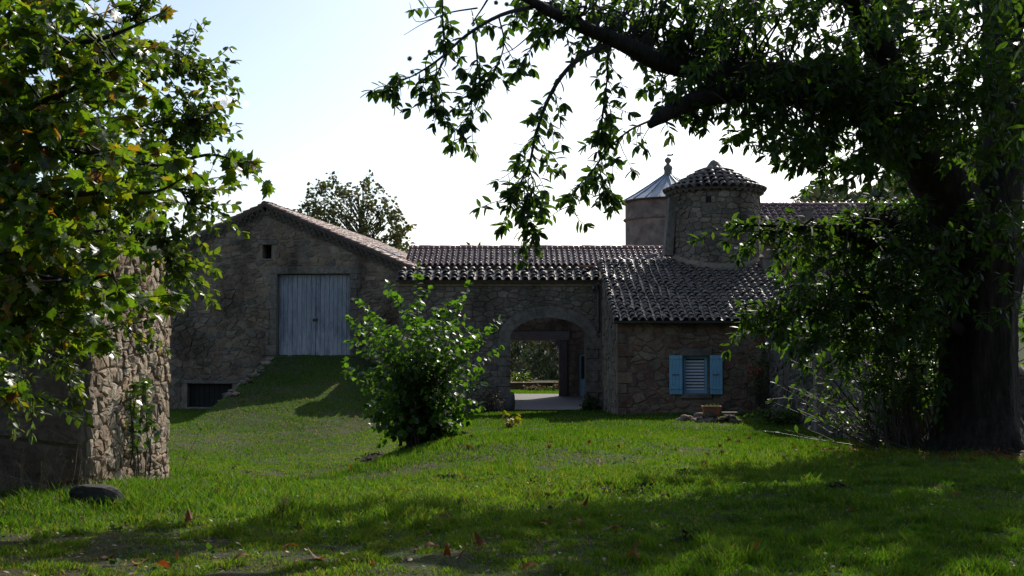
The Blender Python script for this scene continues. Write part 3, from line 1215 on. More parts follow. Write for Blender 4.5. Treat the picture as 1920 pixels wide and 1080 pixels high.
# stones tumbled down the edge of the ramp
_rs = []
for i in range(58):
    t = R.random()
    px = 503 - 74 * t + R.uniform(-19, 13)
    py = 664 + 128 * t + R.uniform(-12, 8)
    Y = 44.0 - 5.2 * t
    p = at(px, py, Y)
    g = gz(p.x, p.y)
    _rs.append((p.x, p.y, g))


def rock_mesh(name, mat, rng, sx, sy, sz, sub=2, rough=0.22):
    bm = bmesh.new()
    bmesh.ops.create_icosphere(bm, subdivisions=sub, radius=1.0)
    off = [Vector((rng.uniform(-1, 1), rng.uniform(-1, 1), rng.uniform(-1, 1))).normalized() for _ in range(9)]
    cut = [rng.uniform(.55, .9) for _ in range(9)]
    for v in bm.verts:
        for o, c in zip(off, cut):
            d = v.co.dot(o)
            if d > c:
                v.co -= o * (d - c) * 0.9
        v.co *= 1 + rng.uniform(-rough, rough) * 0.25
        v.co.x *= sx
        v.co.y *= sy
        v.co.z *= sz
    me = bpy.data.meshes.new(name)
    bm.to_mesh(me)
    bm.free()
    me.materials.append(mat)
    return me


rk = [rock_mesh('stone', M_barn, R, R.uniform(.16, .3), R.uniform(.15, .22), R.uniform(.07, .13), 1) for _ in range(6)]
rampw = thing('retaining_wall', 'tumbled dry stones holding the left edge of the grass ramp beside the cellar door', 'retaining wall', (-10.2, 41.5, gz(-10.2, 41.5)))
for (x, y, z) in _rs:
    put('stone', rk[R.randrange(6)], rampw, (x, y, z + R.uniform(-.06, .05)), Matrix.Rotation(R.uniform(0, 6), 3, 'Z') @ Matrix.Rotation(R.uniform(-.35, .35), 3, 'X'), scale=(R.uniform(.5, 1.25),) * 3)

# ------------------------------------------------------------------ the arched gate wall
GF = Frame((0, 42, 0), (1, 0, 0), (0, -1, 0))
gate = thing('gate_wall', 'rubble wall with a wide stone carriage arch and tiled coping between barn and cottage', 'gate wall', (1.3, 42.3, -1.25))
gx0, gx1 = GF.px(748, 600)[0], GF.px(1150, 600)[0]
gtop = GF.px(900, 524)[1]
ax0, ax1 = GF.px(957, 600)[0], GF.px(1098, 600)[0]
spr = GF.px(900, 634)[1]
acr = GF.px(900, 596)[1]
acx, aw, ah = (ax0 + ax1) / 2, (ax1 - ax0) / 2, acr - spr
arc = [(acx + aw * math.cos(math.pi * k / 24), spr + ah * math.sin(math.pi * k / 24)) for k in range(25)]
gout = [(gx0, -2)] + [(ax0, -2)] + arc[::-1] + [(ax1, -2), (gx1, -2), (gx1, gtop), (gx0, gtop)]
gwall = wall_body('arch_wall', GF, gout, [], .75, M_mortdark, gate)
RT = .46
polys = rubble([(gx0, -1.6), (gx1, -1.6), (gx1, gtop - .28), (gx0, gtop - .28)], .36, .17, .5, R, [(ax0 - .5, ax1 + .5, -3, spr)], [(acx, spr, aw + RT, ah + RT)], small=.12)
lay_stones(GF, polys, gwall, M_gate, .012, .045, R, nmax=290, roundness=.13)
fbox(GF, gx0, gx1, gtop - .27, gtop, -.6, .05, .02, R, .004).obj('cornice', M_mort, gwall)
nv = 13
for k in range(nv):
    vs = []
    for d in (-.3, .055):
        for rr in (0, 1):
            for j in range(4):
                th = math.pi * (k + (j / 3) * .985 + .007) / nv
                vs.append(GF.P(acx + (aw + RT * rr) * math.cos(th), spr + (ah + RT * rr) * math.sin(th), d + (R.uniform(-.004, .004) if d > 0 else 0)))
    b = MB()
    fs = []
    for j in range(3):
        fs.append((8 + j, 8 + j + 1, 12 + j + 1, 12 + j)[::-1])
        fs.append((j, j + 1, 8 + j + 1, 8 + j)[::-1])
        fs.append((4 + j, 12 + j, 12 + j + 1, 4 + j + 1)[::-1])
    fs += [(0, 4, 12, 8)[::-1], (3, 11, 15, 7)[::-1]]
    b.add(vs, fs)
    b.obj('voussoir', M_dress, gwall)
for (x0, x1, sg) in ((ax0 - .48, ax0, -1), (ax1, ax1 + .48, 1)):
    v = -1.7
    k = 0
    while v < spr - .1:
        h = min(R.uniform(.36, .55), spr - v)
        if spr - v - h < .2:
            h = spr - v
        e = .14 if k % 2 else 0
        fbox(GF, x0 - (e if sg < 0 else 0) + .004, x1 + (e if sg > 0 else 0) - .004, v + .007, v + h - .007, -.4, .055 + R.uniform(-.008, .012), .014, R, .006).obj('jamb_stone', M_dress, gwall)
        v += h
        k += 1
# coping tiles
cp = math.radians(21)
Oc = Vector((gx0 - .1, 41.7, gtop - .04))
sc = Vector((0, math.cos(cp), math.sin(cp)))
croof = slab(gate, 'coping', Oc, (1, 0, 0), sc, 0, gx1 - gx0 - .1, .05, 1.25, .12, M_deck)
ncg = int((gx1 - gx0 - .2) / .34)
tile_roof(croof, Oc, (1, 0, 0), sc, [(.17 + i * .34, j * .36 - .06) for i in range(ncg) for j in range(4)], 'coping_tile', M_tile_old, .27, .185, .45, R, jit=2.6, name='tile')
channels(croof, Oc, (1, 0, 0), sc, ncg, .34, 1.3, M_tile_old, R)
b = MB()
b.hexa([Oc + sc * 1.25 + Vector((0, 0, -.3)), Oc + sc * 1.25 + Vector((gx1 - gx0 - .1, 0, -.3)), Oc + sc * 1.25 + Vector((gx1 - gx0 - .1, .25, -.3)), Oc + sc * 1.25 + Vector((0, .25, -.3)),
        Oc + sc * 1.25 + Vector((0, 0, .06)), Oc + sc * 1.25 + Vector((gx1 - gx0 - .1, 0, .06)), Oc + sc * 1.25 + Vector((gx1 - gx0 - .1, .25, .06)), Oc + sc * 1.25 + Vector((0, .25, .06))])
b.obj('coping_ridge', M_mortdark, croof)
flash = at(1085, 499, 43)
b = MB()
b.box((flash.x, 43.02, flash.z - .02), (flash.x + 1.0, 43.16, flash.z + .05))
b.obj('red_flashing', M_ridge, croof)
# guard stones at the foot of the arch
for px, lab, lean in ((961, 'leaning dark guard stone at the left foot of the carriage arch', .14), (1097, 'leaning dark guard stone at the right foot of the carriage arch', -.14)):
    p = at(px, 770, 41.85)
    z = gz(p.x, 41.85) - .1
    b = MB()
    b.tube([(p.x - lean, 41.8, z), (p.x - lean * .5, 41.85, z + .4), (p.x - lean * .2, 41.9, z + .7), (p.x, 41.94, z + .82)], [.2, .17, .12, .05], 10, rough=.06)
    o = b.obj('guard_stone', M_boulder, None, True)
    tag(o, lab, 'guard stone')

# ------------------------------------------------------------------ the open range behind the arch
RFm = Frame((0, 51, 0), (1, 0, 0), (0, -1, 0))
rear = thing('rear_range', 'long low range with a bright ribbed tile roof seen above the arched wall', 'building', (1.2, 49.5, -1.27))
RO = Vector((-4.66, 47.4, 4.66))
rpch = math.radians(23)
rs_ = Vector((0, math.cos(rpch), math.sin(rpch)))
RLEN, RWID = 2.42, 11.95
rroof = slab(rear, 'roof', RO, (1, 0, 0), rs_, 0, RWID, .03, RLEN, .09, M_deck)
slab(rear, 'rear_roof', RO + rs_ * RLEN + Vector((RWID, 2.9, -2.9 * math.tan(rpch))), (-1, 0, 0), Vector((0, -math.cos(rpch), math.sin(rpch))), 0, RWID, 0, 2.9 / math.cos(rpch), .09, M_tile_new)
tile_roof(rroof, RO, (1, 0, 0), rs_, [(.13 + i * .243, j * .345 - .05) for i in range(49) for j in range(7)], 'new_tile', M_tile_new, .19, .135, .43, R, nmax=300, jit=.35, name='tile')
channels(rroof, RO, (1, 0, 0), rs_, 49, .243, RLEN, M_tile_new, R)
rp = RO + rs_ * RLEN
rm2 = tile_meshes('red_ridge', M_ridge, .26, .25, .5, R)
rb2 = basis((0, -1, 0), (1, 0, 0))
for j in range(26):
    put('ridge_tile', rm2[j % 4][0], rroof, rp + Vector((j * .46, 0, -.02)), rb2)
opx0, opx1 = -1.2, RFm.px(1048, 700)[0]
lb, lt = RFm.px(1000, 639)[1], RFm.px(1000, 621)[1]
dx0, dx1 = RFm.px(1086, 700)[0], RFm.px(1103, 700)[0]
dzb, dzt = -1.24, RFm.px(1090, 663)[1]
rw = wall_body('rear_wall', RFm, [(-4.6, -2), (opx0, -2), (opx0, lt), (opx1 + .4, lt), (opx1 + .4, -2), (dx0, -2), (dx0, dzt), (dx1, dzt), (dx1, -2), (7.2, -2), (7.2, 4.5), (-4.6, 4.5)], [], .5, M_mortdark, rear)
polys = rubble([(opx1 + .42, -1.4), (dx1 + .4, -1.4), (dx1 + .4, lt + 1), (opx1 + .42, lt + 1)], .42, .3, .35, R, [(dx0 - .1, dx1 + .1, -3, dzt + .1)])
polys += rubble([(opx0 - .3, lt + .02), (opx1 + .42, lt + .02), (opx1 + .42, lt + 1), (opx0 - .3, lt + 1)], .42, .28, .35, R)
lay_stones(RFm, polys, rw, M_gate, .02, .04, R)
fbox(RFm, opx0 - .3, RFm.px(1069, 600)[0], lb, lt - .003, -.25, .12, .03, R, .015).obj('lintel_beam', M_beam, rear)
pl = MB()
px0, px1 = opx1, RFm.px(1064, 600)[0]
add_fbox(pl, RFm, px0, px1, -1.5, lb - .004, -.3, .16, .03, R, .01)
pst = pl.obj('post', M_wood, rear)
bk = MB()
for k in range(5):
    t0, t1 = k / 5, (k + 1) / 5
    h0 = .42 * (1 - math.sqrt(max(0, 1 - (1 - t0) ** 2)))
    add_fbox(bk, RFm, px0 - .22 * (1 - t0) + .0, px0 - .22 * (1 - t1) - .002, lb - .03 - .28 * t1 ** 2, lb - .006, -.2, .1)
bk.obj('corbel', M_wood, pst)
dr = fbox(RFm, dx0 + .01, dx1 - .01, dzb, dzt - .01, -.2, -.14, .01).obj('glazed_door', M_bluedoor, rear)
fbox(RFm, dx0 + .1, dx1 - .08, dzb + .85, dzt - .12, -.14, -.13).obj('pane', M_glass, dr)
for v in (.82, .42):
    fbox(RFm, dx0 + .06, dx1 - .05, dzb + v - .02, dzb + v, -.14, -.125).obj('rail', M_bluedoor, dr)
b = MB()
b.box((-4.6, 47.7, -2), (-4.1, 51.0, 4.5))
b.obj('side_wall', M_render, rear)
b = MB()
b.box((6.9, 47.7, -2), (7.2, 51.0, 4.5))
b.obj('side_wall', M_render, rear)
b = MB()
b.box((-4.1, 47.7, -2), (-1.4, 48.2, 4.55))
b.obj('front_wall', M_render, rear)
b = MB()
b.box((4.4, 47.7, -2), (6.9, 48.2, 4.55))
b.obj('front_wall', M_render, rear)
b = MB()
b.box((-1.38, 47.75, 4.1), (4.38, 48.1, 4.5))
b.obj('front_beam', M_beam, rear)
b = MB()
b.box((gx0, 42.75, -2), (gx0 + .5, 47.69, 3.4))
b.obj('yard_wall', M_render, rear)
pv = MB()
GXs = np.linspace(-1.5, 4.5, 13)
GYs = np.linspace(41.9, 53.2, 23)
for i in range(12):
    for j in range(22):
        pv.add([(GXs[i], GYs[j], -1.19), (GXs[i + 1], GYs[j], -1.19), (GXs[i + 1], GYs[j + 1], -1.19), (GXs[i], GYs[j + 1], -1.19)], [(0, 1, 2, 3)])
pvo = structure(pv.obj('paving', M_pave, None, loc=(1.5, 47, -1.19)))

# ------------------------------------------------------------------ the cottage with blue shutters
CF = Frame((0, 36, 0), (1, 0, 0), (0, -1, 0))
cott = thing('cottage', 'low brown stone cottage with blue shutters and old canal tile roof right of the arch', 'cottage', (6, 38, -.95))
cx0 = CF.px(1158, 700)[0]
cx1 = 9.6
ctop = CF.px(1200, 603)[1]
wu0, wv1 = CF.px(1282, 668)
wu1, wv0 = CF.px(1327, 738)
WIN = (wu0, wu1, wv0, wv1)
cw = wall_body('front_wall', CF, [(cx0, -2), (cx1, -2), (cx1, ctop), (cx0, ctop)], [rect(WIN)], .5, M_mort, cott)
polys = rubble([(cx0 + .32, -1.3), (8.5, -1.3), (8.5, ctop - .04), (cx0 + .32, ctop - .04)], .38, .215, .42, R,
               [(WIN[0] - .14, WIN[1] + .14, WIN[2] - .22, WIN[3] + .24)], small=.22)
lay_stones(CF, polys, cw, M_cott, .013, .046, R, nmax=290, roundness=.12)
v = -1.5
k = 0
while v < ctop - .1:
    h = min(R.uniform(.3, .5), ctop - v)
    fbox(CF, cx0 - .012, cx0 + (.3 if k % 2 else .5), v + .008, v + h - .008, -.45, .045 + R.uniform(-.01, .015), .018, R, .01).obj('quoin', M_cott, cw)
    v += h
    k += 1
q = CF.px(1276, 667), CF.px(1335, 654)
fbox(CF, q[0][0], q[1][0], WIN[3] + .004, q[1][1], -.3, .06, .018, R, .01).obj('lintel', M_dress, cw)
fbox(CF, WIN[0] - .1, WIN[1] + .12, WIN[2] - .16, WIN[2] - .004, -.3, .09, .018, R, .008).obj('sill', M_dress, cw)
for (x0, x1) in ((WIN[0] - .16, WIN[0] - .003), (WIN[1] + .003, WIN[1] + .16)):
    fbox(CF, x0, x1, WIN[2], WIN[3], -.3, .04, .012, R, .006).obj('jamb_stone', M_dress, cw)
win = MB()
for (a, b_, c, d) in ((WIN[0] + .005, WIN[0] + .075, WIN[2] + .005, WIN[3] - .005), (WIN[1] - .075, WIN[1] - .005, WIN[2] + .005, WIN[3] - .005), (WIN[0] + .077, WIN[1] - .077, WIN[2] + .005, WIN[2] + .09), (WIN[0] + .077, WIN[1] - .077, WIN[3] - .075, WIN[3] - .005)):
    add_fbox(win, CF, a, b_, c, d, -.16, -.1)
wo = win.obj('window', M_blue, cott)
fbox(CF, WIN[0] + .07, WIN[1] - .07, WIN[2] + .08, WIN[3] - .07, -.135, -.128).obj('pane', M_glass, wo)
ns = 10
hh = (WIN[3] - WIN[2] - .2) / ns
for k in range(ns):
    fbox(CF, WIN[0] + .085, WIN[1] - .085, WIN[2] + .1 + k * hh, WIN[2] + .1 + k * hh + hh * .62, -.127, -.122).obj('blind_slat', M_curtain, wo)
for (a, b_, c, d) in ((1254, 1279, 666, 739), (1330, 1354, 666, 739)):
    s0, t1 = CF.px(a, c)
    s1, t0 = CF.px(b_, d)
    sh = MB()
    n = 4
    w = (s1 - s0) / n
    for k in range(n):
        add_fbox(sh, CF, s0 + k * w + .002, s0 + (k + 1) * w - .002, t0, t1, .075, .105 + R.uniform(-.001, .001), .004)
    so_ = sh.obj('shutter', M_blue, cott)
    for tt in (t0 + .16, t1 - .12):
        fbox(CF, s0 + .01, s1 - .01, tt, tt + .05, .106, .122, .004).obj('batten', M_blue, so_)
    m = (s0 + s1) / 2
    fbox(CF, m - .1, m + .09, (t0 + t1) / 2 - .01, (t0 + t1) / 2 + .014, .106, .125).obj('latch_bar', M_lead, so_)
    e = s1 if a < 1300 else s0
    for tt in (t0 + .18, t1 - .1):
        fbox(CF, e - .03, e + .04, tt, tt + .02, .1, .118).obj('hinge', M_iron, so_)
# left flank, right flank, back
LFr = Frame((cx0, 42, 0), (0, -1, 0), (-1, 0, 0))
crp = math.radians(20.2)
CO = Vector((3.28, 35.74, CF.px(1200, 598)[1] - .06))
cs = Vector((0, math.cos(crp), math.sin(crp)))


def croof_z(y):
    return CO.z + (y - CO.y) * math.tan(crp)


lw = wall_body('flank_wall', LFr, [(0, -2), (5.5, -2), (5.5, croof_z(36.5) - .15), (0, croof_z(42) - .15)], [], .4, M_mortdark, cott)
polys = rubble([(0, -1.4), (5.45, -1.4), (5.45, croof_z(36.5) - .2), (0, croof_z(42) - .2)], .42, .24, .35, R, small=.1)
lay_stones(LFr, polys, lw, M_gate, .012, .032, R, nmax=200, roundness=.13)
b = MB()
b.hexa([(9.2, 36.5, -2), (9.6, 36.5, -2), (9.6, 44, -2), (9.2, 44, -2), (9.2, 36.5, croof_z(36.5) - .15), (9.6, 36.5, croof_z(36.5) - .15), (9.6, 44, croof_z(44) - .15), (9.2, 44, croof_z(44) - .15)])
b.obj('flank_wall', M_render, cott)
TC, TR = (at(1340, 400, 42.9).x, 42.9), 1.70
CLEN = 7.1
crf = slab(cott, 'roof', CO, (1, 0, 0), cs, .04, 6.6, .06, CLEN, .1, M_deck)


def in_tower(U, S):
    p = CO + Vector((U, 0, 0)) + cs * S
    return math.hypot(p.x - TC[0], p.y - TC[1]) < TR - .05


spots = [(.13 + i * .277 + .02 * math.sin(j * .7 + i), j * .335 - .05) for i in range(24) for j in range(21)]
spots = [s_ for s_ in spots if not in_tower(*s_) and not in_tower(s_[0], s_[1] + .3)]
tile_roof(crf, CO, (1, 0, 0), cs, spots, 'cottage_tile', M_tile_old, .225, .155, .44, R, nmax=298, jit=2.2, name='tile', score=lambda s_: s_[0] * 1.0 + s_[1] * .18)
channels(crf, CO, (1, 0, 0), cs, 23, .277, CLEN, M_tile_old, R, -.01)
# verge boards / pale mortar round the tower foot
b = MB()
prev = None
for k in range(25):
    a = -1.35 + 2.7 * k / 24
    x, y = TC[0] + TR * math.sin(a), TC[1] - TR * math.cos(a)
    p = Vector((x, y, croof_z(y) + .12))
    o_ = Vector((math.sin(a), -math.cos(a), 0))
    cur = [p + Vector((0, 0, .12)), p + o_ * .16 + Vector((0, 0, -.03)), p + o_ * .13 + Vector((0, 0, -.15))]
    if prev:
        b.add(prev + cur, [(0, 1, 4, 3), (1, 2, 5, 4)])
    prev = cur
b.obj('mortar_fillet', M_mort, crf, True)
# gutter and downpipe
b = MB()
gy, gzv = 35.68, CO.z - .02
prof = [(-.075, 0), (-.07, -.045), (-.035, -.075), (0, -.085), (.035, -.075), (.07, -.045), (.075, 0), (.06, 0), (0, -.068), (-.06, 0)]
vs = []
for x in (3.3, 9.5):
    for (dy, dz) in prof:
        vs.append((x, gy + dy, gzv + dz))
m = len(prof)
b.add(vs, [(i, (i + 1) % m, m + (i + 1) % m, m + i) for i in range(m)] + [tuple(range(m))[::-1], tuple(range(m, 2 * m))])
b.obj('gutter', M_zinc if False else M_lead, cott)
dp = at(1123, 530, 41.8)
b = MB()
b.tube([(dp.x - .05, 41.55, 3.6), (dp.x - .02, 41.8, 3.4), (dp.x - .02, 41.85, 1.85), (dp.x - .02, 41.75, 1.75)], .05, 8)
o = b.obj('downpipe', M_lead, None)
tag(o, 'dark metal downpipe in the corner between arched wall and cottage flank', 'downpipe')
lp = at(1113, 541, 41.75)
b = MB()
b.lathe((lp.x, 41.7, lp.z), [(.0, .13), (.07, .11), (.09, 0), (.06, -.1), (0, -.12)], 12)
b.box((lp.x - .02, 41.7, lp.z - .02), (lp.x + .02, 41.94, lp.z + .02))
o = b.obj('wall_lantern', M_lead, None, True)
tag(o, 'small dark round lantern on the arched wall near the downpipe', 'lantern')
# capped mortar saddle between the roofs
b = MB()
p0, p1 = at(1160, 499, 42.3), at(1243, 486, 43.0)
hp = [Vector((p0.x, p0.y - .2, p0.z - .2)), Vector((p1.x, p1.y - .2, p1.z - .2)), Vector((p1.x, p1.y + .3, p1.z - .2)), Vector((p0.x, p0.y + .3, p0.z - .2))]
b.hexa(hp + [hp[0] + Vector((0, 0, .2)), hp[1] + Vector((0, 0, .24)), hp[2] + Vector((0, 0, .24)), hp[3] + Vector((0, 0, .2))])
b.obj('stone_saddle', M_mort, crf)
sm = tile_meshes('saddle_tile', M_tile_new, .34, .28, .5, R)
sa, sb_ = at(1168, 496, 42.35), at(1236, 478, 43.1)
ax = (sb_ - sa).normalized()
sbm = basis(ax.cross(Vector((0, 0, 1))), ax)
for k in range(4):
    put('ridge_tile', sm[k][0], crf, sa + ax * (k * .36) + Vector((0, 0, -.02)), sbm)

# ------------------------------------------------------------------ round tiled tower
tow = thing('round_tower', 'round stone tower with a conical canal tile roof rising behind the cottage', 'tower', (TC[0], TC[1], 3.2))
TF = CylFrame(TC[0], TC[1], TR)
tz1 = at(1340, 353, 41.2).z
b = MB()
b.lathe((TC[0], TC[1], 0), [(TR, -1.3), (TR, tz1)], 40)
tb = b.obj('wall', M_mortdark, tow, True)
su_ = (at(1329, 372, 41.2).x - TC[0])
swv = at(1329, 373, 41.2).z
SW = (su_ - .1, su_ + .1, swv - .12, swv + .12)
polys = rubble([(-TR * 1.5, 3.6), (TR * 1.5, 3.6), (TR * 1.5, tz1 - .05), (-TR * 1.5, tz1 - .05)], .36, .2, .4, R, [(SW[0] - .16, SW[1] + .16, SW[2] - .02, SW[3] + .02)], small=.2)
lay_stones(TF, polys, tb, M_tower, .011, .042, R, nmax=290, roundness=.14)
for (x0, x1) in ((SW[0] - .15, SW[0] - .004), (SW[1] + .004, SW[1] + .15)):
    add = MB()
    add_fbox(add, TF, x0, x1, SW[2], SW[3], -.05, .05, .01)
    add.obj('jamb_stone', M_dress, tb)
wn_ = MB()
add_fbox(wn_, TF, SW[0], SW[1], SW[2], SW[3], -.06, .012)
wn_.obj('window_slit', M_dark, tb)
er, ez = 1.92, at(1340, 350, 41).z + .02
apz = at(1340, 312, 42.9).z
cone_r0, cone_r1 = er, .12
b = MB()
b.lathe((TC[0], TC[1], 0), [(TR - .1, tz1 - .02), (er - .1, ez - .1), (er - .02, ez - .02), (cone_r1, apz), (0, apz)], 40)
cone = b.obj('roof', M_deck, tow, True)
csl = math.atan2(apz - ez, er - cone_r1)
clen = math.hypot(apz - ez, er - cone_r1)
cm = tile_meshes('cone_tile', M_tile_old, .30, .2, .44, R)
for row in range(5):
    S = row * .36 - .04
    t = S / clen
    rad = er + (cone_r1 - er) * t
    nc = (38, 34, 28, 20, 12)[row]
    for k in range(nc):
        a = 2 * math.pi * (k + (.5 if row % 2 else 0) * 0) / nc + R.gauss(0, .008)
        o_ = Vector((math.sin(a), -math.cos(a), 0))
        s_ = Vector((-o_.x * math.cos(csl), -o_.y * math.cos(csl), math.sin(csl)))
        u_ = Vector((math.cos(a), math.sin(a), 0))
        bs = basis(u_, s_)
        p = Vector((TC[0], TC[1], 0)) + o_ * rad + Vector((0, 0, ez + (apz - ez) * t)) + bs.col[2] * .03
        put('tile', cm[R.randrange(4)][0], cone, p, bs @ Matrix.Rotation(math.radians(-4) + R.gauss(0, .03), 3, 'X') @ Matrix.Rotation(R.gauss(0, .03), 3, 'Z'))
for k in range(40):
    a = 2 * math.pi * (k + .5) / 40
    o_ = Vector((math.sin(a), -math.cos(a), 0))
    u_ = Vector((math.cos(a), math.sin(a), 0))
    put('eave_tile', gm[k % 4][0], cone, Vector((TC[0], TC[1], ez - .13)) + o_ * (er - .03 + R.gauss(0, .02)), basis(u_, -o_), scale=(1.15, .9, .9))
b = MB()
b.lathe((TC[0], TC[1], apz - .14), [(.34, 0), (.33, .1), (.25, .2), (.2, .28), (.12, .37), (0, .41)], 12)
b.obj('finial_cap', M_tile_old, tow, True)
b = MB()
b.tube([(TC[0], TC[1], apz + .2), (TC[0], TC[1], at(1344, 266, 42.9).z)], .012, 6)
b.obj('lightning_rod', M_lead, tow)
b = MB()
p0, p1 = at(1254, 395, 42.6), at(1250, 470, 42.6)
b.hexa([(p1.x - .12, 42.3, p1.z - .2), (p1.x + .2, 42.3, p1.z - .2), (p1.x + .2, 43.1, p1.z - .2), (p1.x - .12, 43.1, p1.z - .2),
        (p0.x, 42.3, p0.z + .5), (p0.x + .3, 42.3, p0.z + .5), (p0.x + .3, 43.1, p0.z + .5), (p0.x, 43.1, p0.z + .5)])
b.obj('buttress', M_dress, tow)

# ------------------------------------------------------------------ round tower with the zinc roof
zc = at(1253, 400, 56)
ZR = 81 / F * 56 * .995
zt = thing('zinc_tower', 'rendered round tower with a ribbed grey zinc cone roof and ball finial', 'tower', (zc.x, 56, -1))
zz = at(1253, 371, 54).z
z_l = at(1253, 405, 54).z
b = MB()
b.lathe((zc.x, 56, 0), [(ZR, -1.5), (ZR, zz)], 48)
zb_ = b.obj('wall', M_render, zt, True)
b = MB()
b.lathe((zc.x, 56, z_l), [(ZR + .002, -.1), (ZR + .1, -.03), (ZR + .11, .03), (ZR + .002, .09)], 48)
b.obj('cornice', M_dress, zb_, True)
za = at(1253, 327, 56).z
zr = ZR + .2
NS = 20
zroof = MB()
zroof.lathe((zc.x, 56, 0), [(ZR - .1, zz - .05), (zr, zz - .03), (zr, zz + .03)], 48)
zro = zroof.obj('roof', M_lead, zt, True)
prof = [(zr, 0.0), (zr * .72, .26), (zr * .42, .58), (.12, 1.0)]
for k in range(NS):
    b = MB()
    vs = []
    for (r, t) in prof:
        for q in range(3):
            a = 2 * math.pi * (k + q / 2) / NS
            vs.append((zc.x + r * math.cos(a), 56 + r * math.sin(a), zz + .035 + (za - zz) * t))
    b.add(vs, [(i * 3 + q, i * 3 + q + 1, i * 3 + q + 4, i * 3 + q + 3) for i in range(3) for q in range(2)])
    b.obj('zinc_panel', M_zinc, zro)
    b = MB()
    a = 2 * math.pi * k / NS
    b.tube([(zc.x + r * math.cos(a), 56 + r * math.sin(a), zz + .055 + (za - zz) * t) for (r, t) in prof], [.03, .03, .026, .02], 5)
    b.obj('seam', M_zinc, zro)
b = MB()
b.lathe((zc.x, 56, za - .05), [(.28, 0), (.2, .12), (.2, .25), (.24, .35), (.22, .45), (.1, .55), (.08, .62), (.17, .72), (.17, .82), (.06, .93), (0, .95)], 14)
b.obj('finial', M_tile_old, zt, True)
zf = za + .9
zv = at(1255, 267, 56).z
b = MB()
b.tube([(zc.x + .05, 56, zf), (zc.x + .05, 56, zv)], .012, 6)
b.lathe((zc.x + .05, 56, zv), [(0, -.04), (.05, 0), (0, .05)], 8)
b.obj('weathervane_rod', M_lead, zt)
b = MB()
b.box((zc.x - .05, 55.98, zf + .05), (zc.x + .2, 56.0, zf + .13))
b.box((zc.x + .2, 55.98, zf + .07), (zc.x + .28, 56.0, zf + .17))
b.obj('weathervane', M_lead, zt)

# ------------------------------------------------------------------ main house behind the chestnut
MF = Frame((0, 44.4, 0), (1, 0, 0), (0, -1, 0))
house = thing('main_house', 'large house with a ribbed tile roof half hidden by the chestnut boughs', 'house', (13, 46, -.8))
hx0, hx1 = MF.px(1416, 400)[0], MF.px(1790, 400)[0]
hp_ = math.radians(29)
HO = Vector((hx0, 44.1, at(1450, 455, 44.1).z))
hs = Vector((0, math.cos(hp_), math.sin(hp_)))
hridge = 47.6
HL = (hridge - 44.1) / math.cos(hp_)
b = MB()
b.box((hx0 + .05, 44.4, -2), (hx1 - .1, 44.9, HO.z + .05))
b.obj('front_wall', M_render, house)
b = MB()
b.box((hx0 + .1, 44.95, -2), (hx0 + .5, 50.5, HO.z))
b.obj('side_wall', M_render, house)
b = MB()
b.box((hx1 - .5, 44.95, -2), (hx1 - .1, 50.5, HO.z))
b.obj('side_wall', M_render, house)
hrf = slab(house, 'roof', HO, (1, 0, 0), hs, 0, hx1 - hx0, .05, HL, .1, M_deck)
slab(house, 'rear_roof', HO + hs * HL + Vector((hx1 - hx0, 3.4, -3.4 * math.tan(hp_))), (-1, 0, 0), Vector((0, -math.cos(hp_), math.sin(hp_))), 0, hx1 - hx0, 0, 3.4 / math.cos(hp_), .1, M_tile_new)
nch = int((hx1 - hx0) / .285)
tile_roof(hrf, HO, (1, 0, 0), hs, [(.14 + i * .285, j * .345 - .04) for i in range(nch) for j in range(12)], 'house_tile', M_tile_new, .225, .155, .44, R, nmax=296, jit=.6, name='tile')
channels(hrf, HO, (1, 0, 0), hs, nch, .285, HL, M_tile_new, R)
rp = HO + hs * HL
for j in range(17):
    put('ridge_tile', rm2[j % 4][0], hrf, rp + Vector((j * .46, 0, -.02)), rb2)
c_ = at(1515, 408, 45.6)
b = MB()
b.box((c_.x - .2, 45.5, c_.z - .6), (c_.x + .2, 45.95, c_.z + .32))
b.box((c_.x - .25, 45.45, c_.z + .322), (c_.x + .25, 46.0, c_.z + .38))
b.obj('chimney', M_render, house)
c_ = at(1510, 352, 47.4)
b = MB()
b.tube([(c_.x, 47.5, c_.z - .5), (c_.x, 47.5, c_.z + .02), (c_.x + .05, 47.5, c_.z + .08), (c_.x + .45, 47.5, c_.z + .08)], .035, 8)
b.obj('bent_flue', M_lead, house)
# lean-to with a red edge
LO = at(1466, 540, 40.2)
lt_ = math.radians(14)
ls = Vector((0, math.cos(lt_), math.sin(lt_)))
lean = thing('lean_to', 'low lean-to with a red capped tile roof between round tower and house', 'outbuilding', (LO.x + 1.6, 42, -.9))
lx1 = 3.6
LLEN = 4.05 / math.cos(lt_)
lrf = slab(lean, 'roof', LO, (1, 0, 0), ls, 0, lx1, .04, LLEN, .1, M_deck)
tile_roof(lrf, LO, (1, 0, 0), ls, [(.14 + i * .285, j * .345 - .04) for i in range(12) for j in range(12)], 'house_tile', M_tile_new, .225, .155, .44, R, nmax=150, name='tile')
channels(lrf, LO, (1, 0, 0), ls, 12, .285, LLEN, M_tile_new, R)
b = MB()
e = LO + ls * LLEN
b.box((e.x, e.y - .1, e.z + .02), (e.x + lx1, e.y + .08, e.z + .16))
b.obj('red_capping', M_ridge, lrf)
b = MB()
b.box((LO.x + .1, LO.y + .2, -2), (LO.x + lx1 - .1, LO.y + .6, LO.z - .05))
b.obj('front_wall', M_render, lean)
c0, c1 = at(1431, 517, 41.0), at(1464, 484, 41.0)
b = MB()
b.box((c0.x, 41.0, c0.z - .8), (c1.x, 41.5, c1.z))
b.box((c0.x - .04, 40.96, c1.z + .002), (c1.x + .04, 41.54, c1.z + .06))
o = b.obj('chimney_stack', M_render, None)
tag(o, 'squat grey rendered chimney block at the right foot of the round tower', 'chimney')

